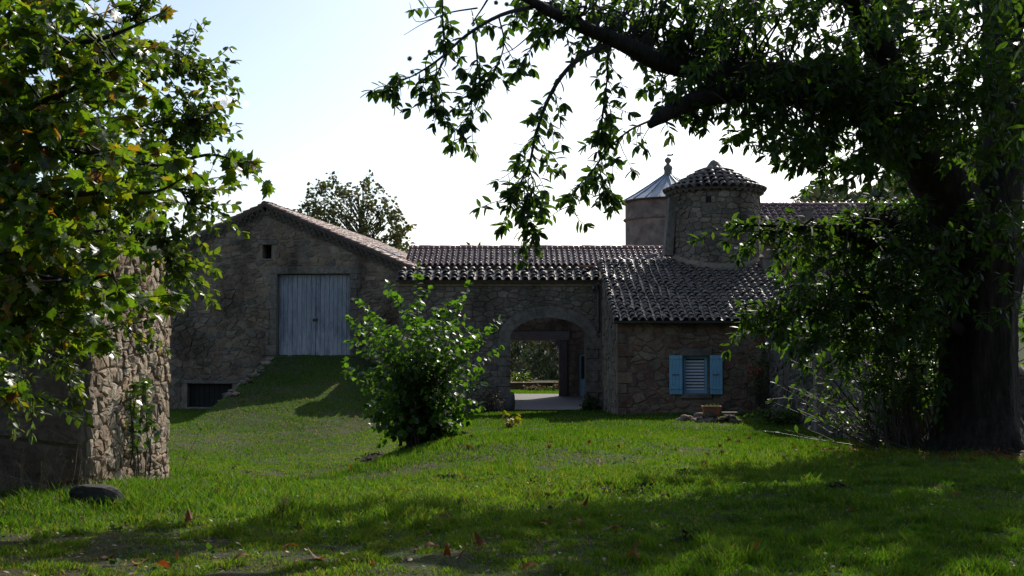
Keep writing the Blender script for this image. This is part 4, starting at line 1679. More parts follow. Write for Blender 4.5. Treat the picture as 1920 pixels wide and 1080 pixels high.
# ------------------------------------------------------------------ side wall with the dark doorway on the right
sA, sB = Vector((8.34, 35.96)), Vector((7.62, 27.3))
sC = Vector((7.05, 20.4))
du = (sB - sA).normalized()
SF = Frame((sA.x, sA.y), (du.x, du.y), (du.y, -du.x))
if SF.n.x > 0:
    SF.n = -SF.n
L1 = (sB - sA).length
side = thing('side_building', 'dark ruined stone wall with a narrow black doorway along the right edge of the lawn', 'wall', (7.9, 30, -.9))
tA = 2.5
w1 = wall_body('wall', SF, [(0, -2), (L1, -2), (L1, tA - .2), (L1 * .5, tA), (0, tA - .1)], [], .5, M_mortdark, side)
polys = rubble([(0, -1.4), (L1, -1.4), (L1, tA - .25), (0, tA - .2)], .36, .22, .5, R, small=.2)
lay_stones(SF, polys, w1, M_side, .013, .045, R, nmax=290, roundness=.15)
for (x0, x1) in ((L1 - .35, L1 + .012), (.0, .5)):
    v = -1.5
    while v < tA - .5:
        h = min(R.uniform(.35, .6), tA - .25 - v)
        fbox(SF, x0 + R.uniform(-.1, .02), x1, v + .008, v + h - .008, -.45, .08, .02, R, .012).obj('quoin', M_dress, w1)
        v += h
DW = 1.25
L2 = L1 + DW
L3 = (sC - sA).length
tops = [(L2, 1.75), (L2 + 1.2, 1.9), (L2 + 2.3, 1.3), (L2 + 3.6, 1.0), (L3, .75)]
w2 = wall_body('wall', SF, [(L2, -2), (L3, -2)] + [(a, c) for a, c in tops[::-1]], [], .55, M_mortdark, side)
polys = rubble([(L2, -1.3), (L3, -1.3), (L3, .75), (L2, 1.85)], .44, .28, .45, R, small=.15)
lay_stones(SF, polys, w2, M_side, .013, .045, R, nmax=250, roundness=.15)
# flat stone over the doorway
fbox(SF, L1 - .2, L2 + .3, 1.8, 2.05, -.5, .06, .02, R, .01).obj('lintel', M_dress, side)
b = MB()
b.box((9.2, 27.2, -2), (9.6, 35.4, 1.7))
b.obj('inner_wall', M_mortdark, side)

# low dry stone wall behind the trunk
DF = Frame((7.2, 22.6), (1, .12), (.12, -1))
dw = thing('field_wall', 'low dry stone wall with sunlit top stones behind the chestnut trunk', 'wall', (10, 23, -.4))
dtop = at(1900, 704, 23.2).z
core = wall_body('core', DF, [(0, -1.5), (7.5, -1.5), (7.5, dtop + .1), (4.2, dtop), (2, dtop - .08), (0, dtop - .02)], [], .5, M_mortdark, dw)
polys = rubble([(0, -.8), (7.5, -.8), (7.5, dtop), (0, dtop - .05)], .38, .22, .5, R, small=.2)
lay_stones(DF, polys, core, M_side, .012, .06, R, nmax=200)
rk2 = [rock_mesh('cap_stone', M_left, R, R.uniform(.17, .27), R.uniform(.16, .24), R.uniform(.09, .16), 2) for _ in range(6)]
for k in range(26):
    U = .15 + k * .285
    put('cap_stone', rk2[R.randrange(6)], dw, DF.P(U, dtop + .06 + R.uniform(-.02, .06) + .02 * (U > 4), -.2 + R.uniform(-.1, .1)), Matrix.Rotation(R.uniform(0, 6), 3, 'Z') @ Matrix.Rotation(R.uniform(-.3, .3), 3, 'X'))

# ------------------------------------------------------------------ the stone outbuilding on the left
OX, OY0, OY1 = -5.08, 13.2, 16.25
ob = thing('old_outbuilding', 'roofless granite outbuilding at the left with one flank lit by the sun', 'outbuilding', (-6.5, 15, -.3))
OFf = Frame((OX, OY0), (1, 0), (0, -1))
OFr = Frame((OX, OY0), (0, 1), (1, 0))
ot0, ot1 = 3.2, 2.75
fw = wall_body('front_wall', OFf, [(-8, -1.2), (-.5, -1.2), (-.5, ot0), (-3, ot0 + .3), (-8, ot0)], [], .6, M_mortleft, ob)
polys = rubble([(-4.4, -.7), (-.02, -.7), (-.02, ot0 - .05), (-4.4, ot0 - .05)], 1.0, .48, .3, R, small=.18)
lay_stones(OFf, polys, fw, M_leftfront_shade, .012, .035, R, nmax=200, rings=2, roundness=.08)
D1 = OY1 - OY0
rw_ = wall_body('flank_wall', OFr, [(.01, -1.4), (D1, -1.4), (D1, ot1), (.01, ot0)], [], .5, M_mortleft, ob)
polys = rubble([(.0, -.9), (D1, -.9), (D1, ot1 - .05), (.0, ot0 - .1)], .225, .165, .7, R, small=.3)
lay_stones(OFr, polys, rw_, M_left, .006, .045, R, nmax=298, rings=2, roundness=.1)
b = MB()
b.box((OX - 8, OY1 - .5, -1.4), (OX - .51, OY1, ot1))
b.obj('rear_wall', M_mortleft, ob)
# boulder by its corner
bo = rock_mesh('boulder', M_boulder, R, .33, .2, .17, 3, .12)
p = on_ground(184, 945)
o = put('boulder', bo, None, (p.x, p.y, p.z + .07), Matrix.Rotation(.1, 3, 'Z'))
tag(o, 'dark flat boulder in the grass at the corner of the left outbuilding', 'boulder')

# far house roof beyond the barn, left
fh = at(300, 470, 62)
dh = thing('distant_house', 'pale roofed distant house with a capped chimney left of the barn gable', 'house', (fh.x - 2, 64, -1.5))
b = MB()
b.box((fh.x - 6, 62.2, -3), (fh.x + 1.6, 68, fh.z - .3))
b.obj('wall', M_render, dh)
slab(dh, 'roof', Vector((fh.x - 6.3, 61.9, fh.z - .35)), (1, 0, 0), Vector((0, .92, .36)), 0, 8.2, 0, 3.4, .15, M_tile_eave)
c0, c1 = at(331, 500, 60), at(354, 447, 60)
b = MB()
b.box((c0.x, 62.5, c0.z - 1), (c1.x - .12, 63.2, c1.z + .1))
ch_ = b.obj('chimney', M_render, dh)
b = MB()
b.box((c0.x - .08, 62.4, c1.z + .22), (c1.x + .12, 63.3, c1.z + .3))
b.box((c0.x, 62.5, c1.z + .1), (c0.x + .08, 62.6, c1.z + .22))
b.box((c1.x - .22, 62.5, c1.z + .1), (c1.x - .14, 62.6, c1.z + .22))
b.obj('chimney_cap', M_lead, ch_)

# ------------------------------------------------------------------ leaves, twigs, trees
def leaf_chestnut():
    # lance-shaped, toothed, slightly folded and drooping at the tip
    ys = [0, .12, .3, .5, .7, .86, 1.0]
    ws = [.0, .1, .175, .195, .155, .08, 0]
    v, f = [], []
    for i, (y, w) in enumerate(zip(ys, ws)):
        z = -.16 * y * y
        if w == 0:
            v.append((0, y, z))
        else:
            v += [(-w * (1.08 if i % 2 else .95), y + .02, z + .045), (0, y, z), (w * (1.08 if i % 2 else .95), y + .02, z + .045)]
    f += [(0, 2, 1), (0, 3, 2)]
    for k in range(4):
        a = 1 + 3 * k
        f += [(a, a + 1, a + 4), (a, a + 4, a + 3), (a + 1, a + 2, a + 5), (a + 1, a + 5, a + 4)]
    f += [(13, 14, 16), (14, 15, 16)]
    return np.array(v), np.array(f)


def leaf_maple():
    o = [(0, 0), (.16, -.04), (.42, .02), (.36, .14), (.62, .36), (.42, .4), (.5, .62), (.3, .56), (.2, .72), (.12, .68), (0, 1.0)]
    o += [(-x, y) for x, y in o[-2:0:-1]]
    v = [(0, .34, .0)] + [(x, y, -.22 * (x * x + (y - .34) ** 2) + .05 * math.sin(9 * x + 4 * y)) for x, y in o]
    n = len(o)
    f = [(0, 1 + i, 1 + (i + 1) % n) for i in range(n)]
    return np.array(v), np.array(f)


def leaf_ovate(w=.4, tip=.15):
    ys = [0, .15, .4, .65, .85, 1.0]
    ws = [0, .6 * w, w, .85 * w, .42 * w, 0]
    v, f = [], []
    for y, ww in zip(ys, ws):
        z = -.2 * y * y
        if ww == 0:
            v.append((0, y, z))
        else:
            v += [(-ww, y, z + .07), (0, y, z), (ww, y, z + .07)]
    f += [(0, 2, 1), (0, 3, 2)]
    for k in range(3):
        a = 1 + 3 * k
        f += [(a, a + 1, a + 4), (a, a + 4, a + 3), (a + 1, a + 2, a + 5), (a + 1, a + 5, a + 4)]
    f += [(10, 11, 13), (11, 12, 13)]
    return np.array(v), np.array(f)


def leaf_simple():
    v = [(0, 0, 0), (-.3, .45, .05), (0, 1, -.08), (.3, .45, .05)]
    return np.array(v), np.array([(0, 3, 2), (0, 2, 1)])


def leaf_frames(D, rng, up=(0, 0, 1), tilt=0.6):
    """rotation matrices (n,3,3) with columns x,y,z; y along D, z near up"""
    n = len(D)
    y = D / np.linalg.norm(D, axis=1, keepdims=True)
    z = np.tile(np.array(up, float), (n, 1)) + rng.normal(0, tilt, (n, 3))
    x = np.cross(y, z)
    x /= np.linalg.norm(x, axis=1, keepdims=True) + 1e-9
    z = np.cross(x, y)
    return np.stack([x, y, z], -1)


def px_np(P):
    y, z = P[:, 1], P[:, 2] - EYE
    d = y * math.cos(PITCH) + z * math.sin(PITCH)
    v = -y * math.sin(PITCH) + z * math.cos(PITCH)
    d = np.maximum(d, 0.05)
    return 960 + F * P[:, 0] / d, 540 - F * v / d, d


def leaves(parent, P, D, S, proto, mat, rng, nparts=300, tilt=.6, name='leaf', fill='foliage', up=(0, 0, 1)):
    P, D, S = np.asarray(P, float), np.asarray(D, float), np.asarray(S, float)
    Rm = leaf_frames(D, rng, up, tilt)
    v, f = proto
    X, Y, d = px_np(P)
    inside = (X > 5) & (X < 1915) & (Y > 5) & (Y < 1075)
    score = np.where(inside, S / d, 0)
    order = np.argsort(-score)
    me = np_mesh(name, v, f, mat, True)
    k = min(nparts, int((score > 0).sum()))
    for i in order[:k]:
        put(name, me, parent, P[i], Matrix(Rm[i].tolist()), scale=(S[i],) * 3)
    rest = order[k:]
    if len(rest):
        V = np.einsum('nij,vj->nvi', Rm[rest], v) * S[rest][:, None, None] + P[rest][:, None, :]
        T = f[None] + (np.arange(len(rest)) * len(v))[:, None, None]
        o = put(fill, np_mesh(fill, (V - np.array(WL[parent.name])).reshape(-1, 3), T.reshape(-1, f.shape[1]), mat, True), parent, WL[parent.name])
        stuff(o)
    return Rm


def polyline(pts, n=None):
    """smooth catmull-rom through pts"""
    pts = [Vector(p) for p in pts]
    if len(pts) < 3:
        return pts
    q = [pts[0] * 2 - pts[1]] + pts + [pts[-1] * 2 - pts[-2]]
    out = []
    for i in range(1, len(q) - 2):
        for k in range(4):
            t = k / 4
            a, b, c, d = q[i - 1], q[i], q[i + 1], q[i + 2]
            out.append(0.5 * ((2 * b) + (c - a) * t + (2 * a - 5 * b + 4 * c - d) * t * t + (3 * b - a - 3 * c + d) * t ** 3))
    out.append(pts[-1])
    return out


def in_poly(x, y, poly):
    c = False
    n = len(poly)
    j = n - 1
    for i in range(n):
        xi, yi = poly[i]
        xj, yj = poly[j]
        if (yi > y) != (yj > y) and x < (xj - xi) * (y - yi) / (yj - yi) + xi:
            c = not c
        j = i
    return c


def sample_poly(poly, n, rng):
    x0, x1 = min(p[0] for p in poly), max(p[0] for p in poly)
    y0, y1 = min(p[1] for p in poly), max(p[1] for p in poly)
    out = []
    while len(out) < n:
        x, y = rng.uniform(x0, x1), rng.uniform(y0, y1)
        if in_poly(x, y, poly):
            out.append((x, y))
    return out


class Foliage:
    """collects leaf places along twigs"""

    def __init__(s, size, sv=.25):
        s.P, s.D, s.S, s.size, s.sv = [], [], [], size, sv

    def along(s, pts, step, rng, droop=.5, side=.9, fwd=.5, start=0.0, endcluster=0, jitter=0.0):
        acc = 0
        k = rng.random() * 6.28
        L_ = sum((pts[i + 1] - pts[i]).length for i in range(len(pts) - 1))
        pos = 0
        for i in range(len(pts) - 1):
            a, b = pts[i], pts[i + 1]
            l = (b - a).length
            if l < 1e-6:
                continue
            t = (b - a) / l
            x = t.orthogonal().normalized()
            y = t.cross(x)
            while acc < l:
                if pos + acc >= start * L_:
                    k += 2.4 + rng.uniform(-.4, .4)
                    d = t * fwd + (x * math.cos(k) + y * math.sin(k)) * side + Vector((0, 0, -droop * rng.uniform(.5, 1.4)))
                    s.P.append(tuple(a + t * acc + Vector((rng.gauss(0, 1), rng.gauss(0, 1), rng.gauss(0, 1))) * jitter))
                    s.D.append(tuple(d))
                    s.S.append(s.size * rng.uniform(1 - s.sv, 1 + s.sv))
                acc += step * rng.uniform(.7, 1.3)
            acc -= l
            pos += l
        for _ in range(endcluster):
            t = (pts[-1] - pts[-2]).normalized()
            d = t * .8 + Vector((rng.gauss(0, .6), rng.gauss(0, .6), rng.gauss(0, .4) - droop))
            s.P.append(tuple(pts[-1]))
            s.D.append(tuple(d))
            s.S.append(s.size * rng.uniform(1 - s.sv, 1 + s.sv))


def wander(p, d, length, n, rng, droop=0.0, wob=.25):
    pts = [Vector(p)]
    d = Vector(d).normalized()
    st = length / n
    for i in range(n):
        d = (d + Vector((rng.gauss(0, wob), rng.gauss(0, wob), rng.gauss(0, wob) - droop)) * .5).normalized()
        pts.append(pts[-1] + d * st)
    return pts


# ------------------------------------------------------------------ the old sweet chestnut on the right
TB = at(1838, 850, 19.4)
tb = (TB.x, 19.4, gz(TB.x, 19.4))
chest = thing('chestnut_tree', 'huge old sweet chestnut with dark trunk and long drooping leafy boughs on the right', 'tree', tb)
mb = MB()


def W_(l):
    return [at(*q) for q in l]


def limb(mb, px, radii, seg=12, rough=.05):
    pts = polyline(W_(px))
    n = len(pts)
    xs_ = np.linspace(0, 1, len(radii))
    rad = np.interp(np.linspace(0, 1, n), xs_, radii)
    mb.tube(pts, list(rad), seg, rough=rough)
    return pts


trunk = polyline(polyline([Vector((tb[0], 19.4, tb[2] - .3)), Vector((tb[0], 19.4, tb[2] + .25)), at(1836, 740, 19.4), at(1838, 600, 19.4), at(1842, 500, 19.35), at(1835, 430, 19.3)]))
mb2 = MB()
rad = np.interp(np.linspace(0, 1, len(trunk)), [0, .1, .3, .6, .8, 1], [1.08, .88, .66, .6, .7, .66])
NSEG = 64
pts_, rg = [], []
# fluted trunk: radius varies round the ring with the same grooves all the way up
ph = [R.uniform(0, 6.28) for _ in range(4)]
vs, fs = [], []
for i, (c, r) in enumerate(zip(trunk, rad)):
    for k in range(NSEG):
        a = 2 * math.pi * k / NSEG
        g = 1 + .07 * math.sin(3 * a + ph[0] + i * .02) + .05 * math.sin(7 * a + ph[1] - i * .03) + .045 * abs(math.sin(11 * a + ph[2] + .5 * math.sin(i * .22))) + R.uniform(-.018, .018)
        g += max(0, .45 - i * .03) * (.5 + .5 * math.sin(5 * a + ph[3]))
        vs.append((c.x + r * g * math.cos(a), c.y + r * g * math.sin(a), c.z))
for i in range(len(trunk) - 1):
    for k in range(NSEG):
        k1 = (k + 1) % NSEG
        fs.append((i * NSEG + k, i * NSEG + k1, (i + 1) * NSEG + k1, (i + 1) * NSEG + k))
mb2.add(vs, fs)
tr = mb2.obj('trunk', M_bark, chest, True)
fb = MB()
limb(fb, [(1835, 480, 19.3), (1790, 385, 19.2), (1715, 280, 18.8), (1668, 215, 18.3)], [.6, .5, .46, .42], 16)
limb(fb, [(1845, 470, 19.3), (1872, 330, 19.4), (1884, 200, 19.6), (1880, 60, 19.6), (1868, -120, 19.8), (1840, -420, 20)], [.58, .42, .38, .34, .28, .1], 16)
fb.obj('fork', M_bark, chest, True)
lb1 = MB()
LIMB1 = limb(lb1, [(1668, 215, 18.3), (1580, 165, 17.7), (1470, 145, 17.2), (1370, 135, 16.9), (1300, 128, 16.7), (1235, 115, 16.5), (1165, 80, 16.2), (1095, 52, 16.0), (1010, 10, 15.7), (930, -40, 15.4)], [.36, .27, .23, .2, .175, .155, .125, .1, .075, .03], 12)
lb1.obj('limb', M_bark, chest, True)
lb2 = MB()
LIMB2 = limb(lb2, [(1680, 225, 18.3), (1600, 195, 17.6), (1500, 178, 17), (1400, 172, 16.5), (1335, 178, 16.2), (1280, 198, 16), (1240, 218, 15.8), (1218, 236, 15.7)], [.34, .24, .19, .165, .15, .13, .11, .05], 12)
lb2.obj('limb', M_bark, chest, True)
lb3 = MB()
LIMB3 = limb(lb3, [(1700, 260, 18.7), (1660, 120, 18.4), (1600, -10, 17.6), (1500, -150, 16.5), (1380, -320, 15.5)], [.34, .27, .22, .17, .07], 12)
limb(lb3, [(1600, -10, 17.6), (1450, -40, 16.8), (1300, -60, 16), (1150, -60, 15.2)], [.2, .14, .1, .05], 10)
limb(lb3, [(1880, 60, 19.6), (2000, -100, 18.5), (2150, -200, 17.5)], [.28, .2, .08], 10)
lb3.obj('limb', M_bark, chest, True)
bm_ = MB()
fo = Foliage(.158, .36)


def twig(px, r0=.03, r1=.006, step=.05, droop=.4, cl=5, start=0.0, leafy=True, seg=5):
    pts = polyline(W_(px))
    bm_.tube(pts, list(np.linspace(r0, r1, len(pts))), seg)
    if leafy:
        fo.along(pts, step, R, droop, .9, .45, start, cl)
    return pts


def side_twigs(pts, n, ln, droop=.2, step=.055, start=.1, cl=4, down=-.35):
    for _ in range(n):
        i = int(len(pts) * (start + (1 - start) * R.random()))
        i = min(max(i, 1), len(pts) - 1)
        t = (pts[i] - pts[i - 1]).normalized()
        d = t * R.uniform(.3, .9) + Vector((R.gauss(0, .75), R.gauss(0, .75), R.gauss(0, .35) + down))
        w = wander(pts[i], d, ln * R.uniform(.6, 1.3), 5, R, droop, .3)
        bm_.tube(w, [.009, .008, .007, .006, .005, .004], 4, cap=False)
        fo.along(w, .07, R, .16, 1.0, .3, .4, cl + 3)


# hanging boughs over the courtyard
t1 = twig([(1010, 10, 15.8), (940, 28, 15.4), (875, 66, 15.1), (825, 110, 14.9), (775, 142, 14.8), (748, 150, 14.7)], .035, .006, start=.35)
side_twigs(t1[10:], 14, .42)
t1b = twig([(890, 55, 15.2), (895, 130, 15.1), (885, 190, 15.0), (880, 235, 15.0)], .016, .004, start=.25)
side_twigs(t1b, 13, .4)
t1c = twig([(840, 100, 14.9), (815, 150, 14.8), (810, 185, 14.8), (838, 225, 14.9), (868, 255, 14.9)], .014, .004, start=.15)
side_twigs(t1c, 12, .36)
t1d = twig([(935, 30, 15.4), (945, 80, 15.2), (930, 130, 15.1), (905, 165, 15.1), (905, 210, 15.1)], .014, .004, start=.2)
side_twigs(t1d, 9, .36)
twig([(895, 15, 15.3), (850, 22, 15.1), (820, 32, 15.0), (790, 46, 14.9), (757, 66, 14.8)], .014, .003, leafy=False)
twig([(820, 32, 15.0), (780, 40, 14.9), (768, 5, 14.8)], .007, .003, leafy=False)
twig([(820, 32, 15.0), (800, 10, 14.9), (790, -6, 14.8)], .007, .003, leafy=False)
t2 = twig([(1150, 78, 16.2), (1090, 108, 15.9), (1052, 145, 15.7), (1022, 200, 15.6), (1003, 260, 15.5), (992, 310, 15.5), (972, 350, 15.5), (958, 385, 15.5)], .045, .006, start=.25)
side_twigs(t2[8:], 36, .46)
t2b = twig([(992, 315, 15.5), (1000, 350, 15.4), (985, 400, 15.4), (982, 440, 15.4), (984, 462, 15.4)], .012, .004)
side_twigs(t2b, 12, .34)
t3 = twig([(1140, 75, 16.1), (1138, 150, 16.0), (1130, 210, 15.9), (1128, 250, 15.9)], .02, .005, start=.15)
side_twigs(t3, 19, .4)
t4 = twig([(1222, 225, 16.6), (1180, 245, 16.3), (1140, 280, 16.1), (1112, 318, 16.0), (1085, 350, 15.9), (1070, 385, 15.9)], .02, .005, start=.15)
side_twigs(t4, 20, .42)
t4b = twig([(1120, 305, 16.0), (1132, 345, 15.9), (1138, 375, 15.9)], .01, .004)
side_twigs(t4b, 9, .32)
twig([(1222, 232, 16.6), (1205, 262, 16.5), (1210, 285, 16.5), (1195, 292, 16.4)], .008, .003, leafy=False)
twig([(1210, 262, 16.5), (1214, 275, 16.5), (1218, 292, 16.5)], .006, .003, leafy=False)
t5 = twig([(1040, 20, 15.9), (1010, 70, 15.8), (985, 110, 15.8)], .012, .004)
side_twigs(t5, 6, .34)
t6 = twig([(1000, 60, 15.8), (965, 90, 15.7), (935, 105, 15.6)], .012, .004, leafy=False)
t7 = twig([(830, 0, 15.1), (830, 45, 15.0), (832, 85, 14.9)], .014, .005)
side_twigs(t7, 6, .34)


def fill(poly, n, Yr, ln, droop=.3, base=(-.6, -.1, -.35), step=.045, anchors=None):
    for (x, y) in sample_poly(poly, n, R):
        p = at(x, y, R.uniform(*Yr))
        d = Vector(base) + Vector((R.gauss(0, .7), R.gauss(0, .7), R.gauss(0, .35)))
        w = wander(p - d.normalized() * ln * .5, d, ln * R.uniform(.7, 1.4), 5, R, droop, .3)
        if anchors:
            a = min(anchors, key=lambda q: (q - w[0]).length_squared)
            if (a - w[0]).length < 1.5:
                m = (a + w[0]) / 2
                bm_.tube(polyline([a, a + (m - a) * .7 + Vector((R.gauss(0, .12), R.gauss(0, .12), .12)), m + (w[0] - m) * .5 + Vector((R.gauss(0, .08), R.gauss(0, .08), .08)), w[0]]), list(np.linspace(.022, .009, 13)), 4, cap=False)
        bm_.tube(w, [.009, .008, .007, .006, .005, .004], 4, cap=False)
        fo.along(w, step, R, .3, 1.0, .4, .05, 5)


ANC = LIMB1 + LIMB2 + LIMB3
fill([(830, -30), (1010, -30), (1180, 60), (1120, 90), (1000, 40), (930, 35), (870, 25)], 26, (15.6, 16.6), .5, anchors=LIMB1)
fill([(1060, -30), (1330, -30), (1330, 110), (1230, 95), (1140, 60)], 75, (16.3, 17.5), .55, anchors=LIMB1)
fill([(1180, 130), (1330, 140), (1330, 220), (1250, 210), (1215, 190)], 22, (15.8, 17), .5, anchors=LIMB2 + LIMB1)
fill([(1320, -40), (1940, -40), (1940, 130), (1800, 200), (1600, 180), (1320, 120)], 270, (15.2, 19), .65, anchors=ANC)
fill([(1320, 110), (1700, 130), (1700, 250), (1640, 290), (1560, 250), (1480, 235), (1400, 225), (1330, 205)], 140, (15.6, 18.4), .6, anchors=ANC)
fill([(1370, 215), (1420, 235), (1500, 260), (1560, 280), (1530, 310), (1440, 250)], 16, (15.2, 17.2), .5, anchors=LIMB2)
fill([(1460, 255), (1700, 240), (1720, 330), (1640, 335), (1530, 300), (1470, 280)], 34, (15.5, 18.2), .55, anchors=LIMB2)
fill([(1600, 120), (1940, 110), (1940, 260), (1660, 270)], 90, (15.8, 18.8), .6, anchors=ANC)
fill([(1640, 230), (1940, 230), (1940, 420), (1800, 480), (1690, 380)], 110, (19.9, 22.5), .6)
fill([(1760, 230), (1940, 230), (1940, 420), (1840, 440)], 22, (17.0, 18.4), .6)
fill([(1700, 380), (1900, 380), (1920, 560), (1800, 600), (1720, 520)], 34, (17.2, 18.4), .5)
fill([(1480, 570), (1760, 600), (1770, 770), (1660, 750), (1560, 690)], 75, (18.4, 20), .5, .15, (-.6, .0, -.3), anchors=None)
# low boughs reaching over the side wall
lo_ = MB()
LOW1 = limb(lo_, [(1800, 560, 19.1), (1700, 470, 18.7), (1600, 440, 18.3), (1500, 430, 18), (1420, 440, 17.8)], [.16, .1, .06, .035, .012], 8)
LOW2 = limb(lo_, [(1790, 450, 19.2), (1690, 420, 18.6), (1580, 425, 18.2), (1480, 425, 17.9), (1385, 420, 17.7)], [.16, .09, .06, .03, .012], 8)
LOW3 = limb(lo_, [(1800, 620, 19.1), (1690, 560, 18.8), (1580, 560, 18.5), (1480, 580, 18.3), (1400, 600, 18.2)], [.14, .08, .05, .03, .012], 8)
LOW4 = limb(lo_, [(1780, 330, 19), (1680, 300, 18.4), (1620, 300, 18), (1570, 310, 17.7), (1530, 318, 17.6)], [.14, .08, .05, .025, .01], 8)
lo_.obj('limb', M_bark, chest, True)
for Lm, n in ((LOW1, 26), (LOW2, 30), (LOW3, 30), (LOW4, 9)):
    fo.along(Lm[6:], .05, R, .4, .9, .6, .3, 5)
    side_twigs(Lm[3:], n, .6, .12, .045, .1, 4, -.12)
LA = LOW1 + LOW2 + LOW3
fill([(1480, 450), (1610, 400), (1720, 370), (1770, 460), (1770, 640), (1600, 640), (1460, 620), (1400, 590), (1500, 520), (1440, 440)], 230, (17.2, 19.6), .55, .15, (-.7, .0, -.1), anchors=LA)
# unseen rest of the crown, cut to the shade it casts on the lawn
CROWN_SHADE = [(1600, 815), (1420, 848), (1300, 858), (1250, 890), (1190, 925), (1000, 962), (880, 988), (760, 1003), (640, 1000), (680, 1035), (830, 1042), (960, 1090), (1100, 1500), (3500, 1500), (3500, 780), (1900, 780)]
for _ in range(1300):
    a = R.uniform(0, 2 * math.pi)
    rr = math.sqrt(R.random())
    p = Vector((8.0 + 7.5 * rr * math.cos(a), 18.5 + 7.0 * rr * math.sin(a), R.uniform(5.6, 12.5)))
    q = to_px(p)
    if q[1] > -50 and q[0] < 1960:
        continue
    if not in_poly(*to_px(p - sun_dir * ((p.z + .3) / sun_dir.z)), CROWN_SHADE):
        continue
    w = wander(p, (R.gauss(0, 1), R.gauss(0, 1), R.gauss(0, .3) - .3), .8, 5, R, .25, .3)
    bm_.tube(w, [.01, .008, .007, .006, .005, .004], 4, cap=False)
    fo.along(w, .05, R, .65, 1.0, .45, .0, 5)
twig([(1960, 95, 10), (1925, 85, 10), (1902, 78, 10), (1890, 80, 10)], .006, .002, .06, .5, 2, .5)
twig([(1965, 225, 10), (1938, 235, 10), (1915, 245, 10), (1910, 262, 10)], .006, .002, .05, .5, 3, .4)
stuff(bm_.obj('twig', M_twig, chest))
leaves(chest, fo.P, fo.D, fo.S, leaf_chestnut(), M_chest, NR, 300, .55)
print('chestnut leaves', len(fo.P))


# spiky burrs
def burr_mesh(mat, r=1.0, n=150):
    b = MB()
    bm = bmesh.new()
    bmesh.ops.create_icosphere(bm, subdivisions=2, radius=r * .55)
    vs = [v.co.copy() for v in bm.verts]
    fs = [tuple(v.index for v in f.verts) for f in bm.faces]
    bm.free()
    b.add(vs, fs)
    for i in range(n):
        z = 1 - 2 * (i + .5) / n
        a = i * 2.39996
        d = Vector((math.sqrt(1 - z * z) * math.cos(a), math.sqrt(1 - z * z) * math.sin(a), z))
        d = (d + Vector((R.gauss(0, .16), R.gauss(0, .16), R.gauss(0, .16)))).normalized()
        t = d.orthogonal().normalized() * .045 * r
        u = d.cross(t)
        p = d * r * .5
        b.add([p + t, p - t * .5 + u * .86, p - t * .5 - u * .86, d * r * R.uniform(.9, 1.12)], [(0, 1, 3), (1, 2, 3), (2, 0, 3)])
    return b.mesh('burr', mat)


bg_ = burr_mesh(M_burrg)
for (x, y) in [(1348, 128), (1338, 118), (1330, 132), (1370, 178), (1375, 190), (1402, 176), (1440, 188), (1481, 178), (1502, 150), (1497, 155), (1618, 192), (1680, 170), (1685, 175), (1672, 180), (1673, 205), (1670, 240), (1708, 88), (1746, 85), (1874, 145), (1868, 155), (1895, 162), (1675, 232), (1480, 5), (1345, 30), (768, 110), (773, 135), (803, 212), (905, 225), (1905, 250), (1818, 30), (1735, 22), (930, 5), (950, 8), (1865, 462)]:
    Y = 15.2 if x < 1000 else (16 if x < 1600 else 16.4)
    put('burr', bg_, chest, at(x, y, Y + R.uniform(-.2, .2)), Matrix.Rotation(R.uniform(0, 6), 3, 'Y'), scale=(R.uniform(.042, .058),) * 3)

# ------------------------------------------------------------------ suckers at the chestnut's foot
suck = thing('chestnut_suckers', 'thicket of thin bare stems with few leaves beside the chestnut trunk', 'shrub', at(1690, 850, 20) * 1.0)
sm_ = MB()
fs_ = Foliage(.14, .3)
for i in range(95):
    bx = R.uniform(1640, 1775)
    p = at(bx, 850, R.uniform(19.2, 20.6))
    p.z = gz(p.x, p.y) - .05
    if i < 28:
        d = (-.9 + R.gauss(0, .25), R.gauss(0, .3), R.uniform(.25, .8))
        ln = R.uniform(1.2, 2.4)
    else:
        d = (R.gauss(-.12, .22), R.gauss(0, .2), 1)
        ln = R.uniform(1.6, 3.0)
    w = wander(p, d, ln, 8, R, -.03, .12)
    r0 = R.uniform(.008, .02)
    sm_.tube(w, list(np.linspace(r0, .004, 9)), 5, cap=False)
    fs_.along(w, .3 if i < 28 else .075, R, .3, .9, .5, .6 if i < 28 else .45, 2)
    for _ in range(2):
        k = R.randrange(3, 8)
        w2 = wander(w[k], (d[0] + R.gauss(0, .6), R.gauss(0, .5), .5), ln * .3, 4, R, 0, .2)
        sm_.tube(w2, [.006, .005, .004, .003, .003], 4, cap=False)
        fs_.along(w2, .3, R, .3, .9, .5, .4, 1)
stuff(sm_.obj('stem', M_stem, suck))
leaves(suck, fs_.P, fs_.D, fs_.S, leaf_chestnut(), M_chest, NR, 200, .6)

# ------------------------------------------------------------------ maple, left foreground
mpl = thing('maple_tree', 'maple at the left edge with large lobed leaves turning yellow and brown', 'tree', (-5.6, 7.6, gz(-5.6, 7.6)))
mt = MB()
mt.tube(polyline([(-5.6, 7.6, -.2), (-5.55, 7.6, 1.2), (-5.4, 7.55, 2.6), (-5.2, 7.5, 4.2), (-5.0, 7.5, 6)]), [.2] * 4 + [.17] * 4 + [.14] * 4 + [.09] * 5, 14, rough=.05)
mt.obj('trunk', M_bark, mpl, True)
mb_ = MB()
fm = Foliage(.09, .36)


def mbranch(src, px, r0=.035):
    pts = polyline([Vector(src)] + W_(px))
    mb_.tube(pts, list(np.linspace(r0, .004, len(pts))), 6)
    return pts


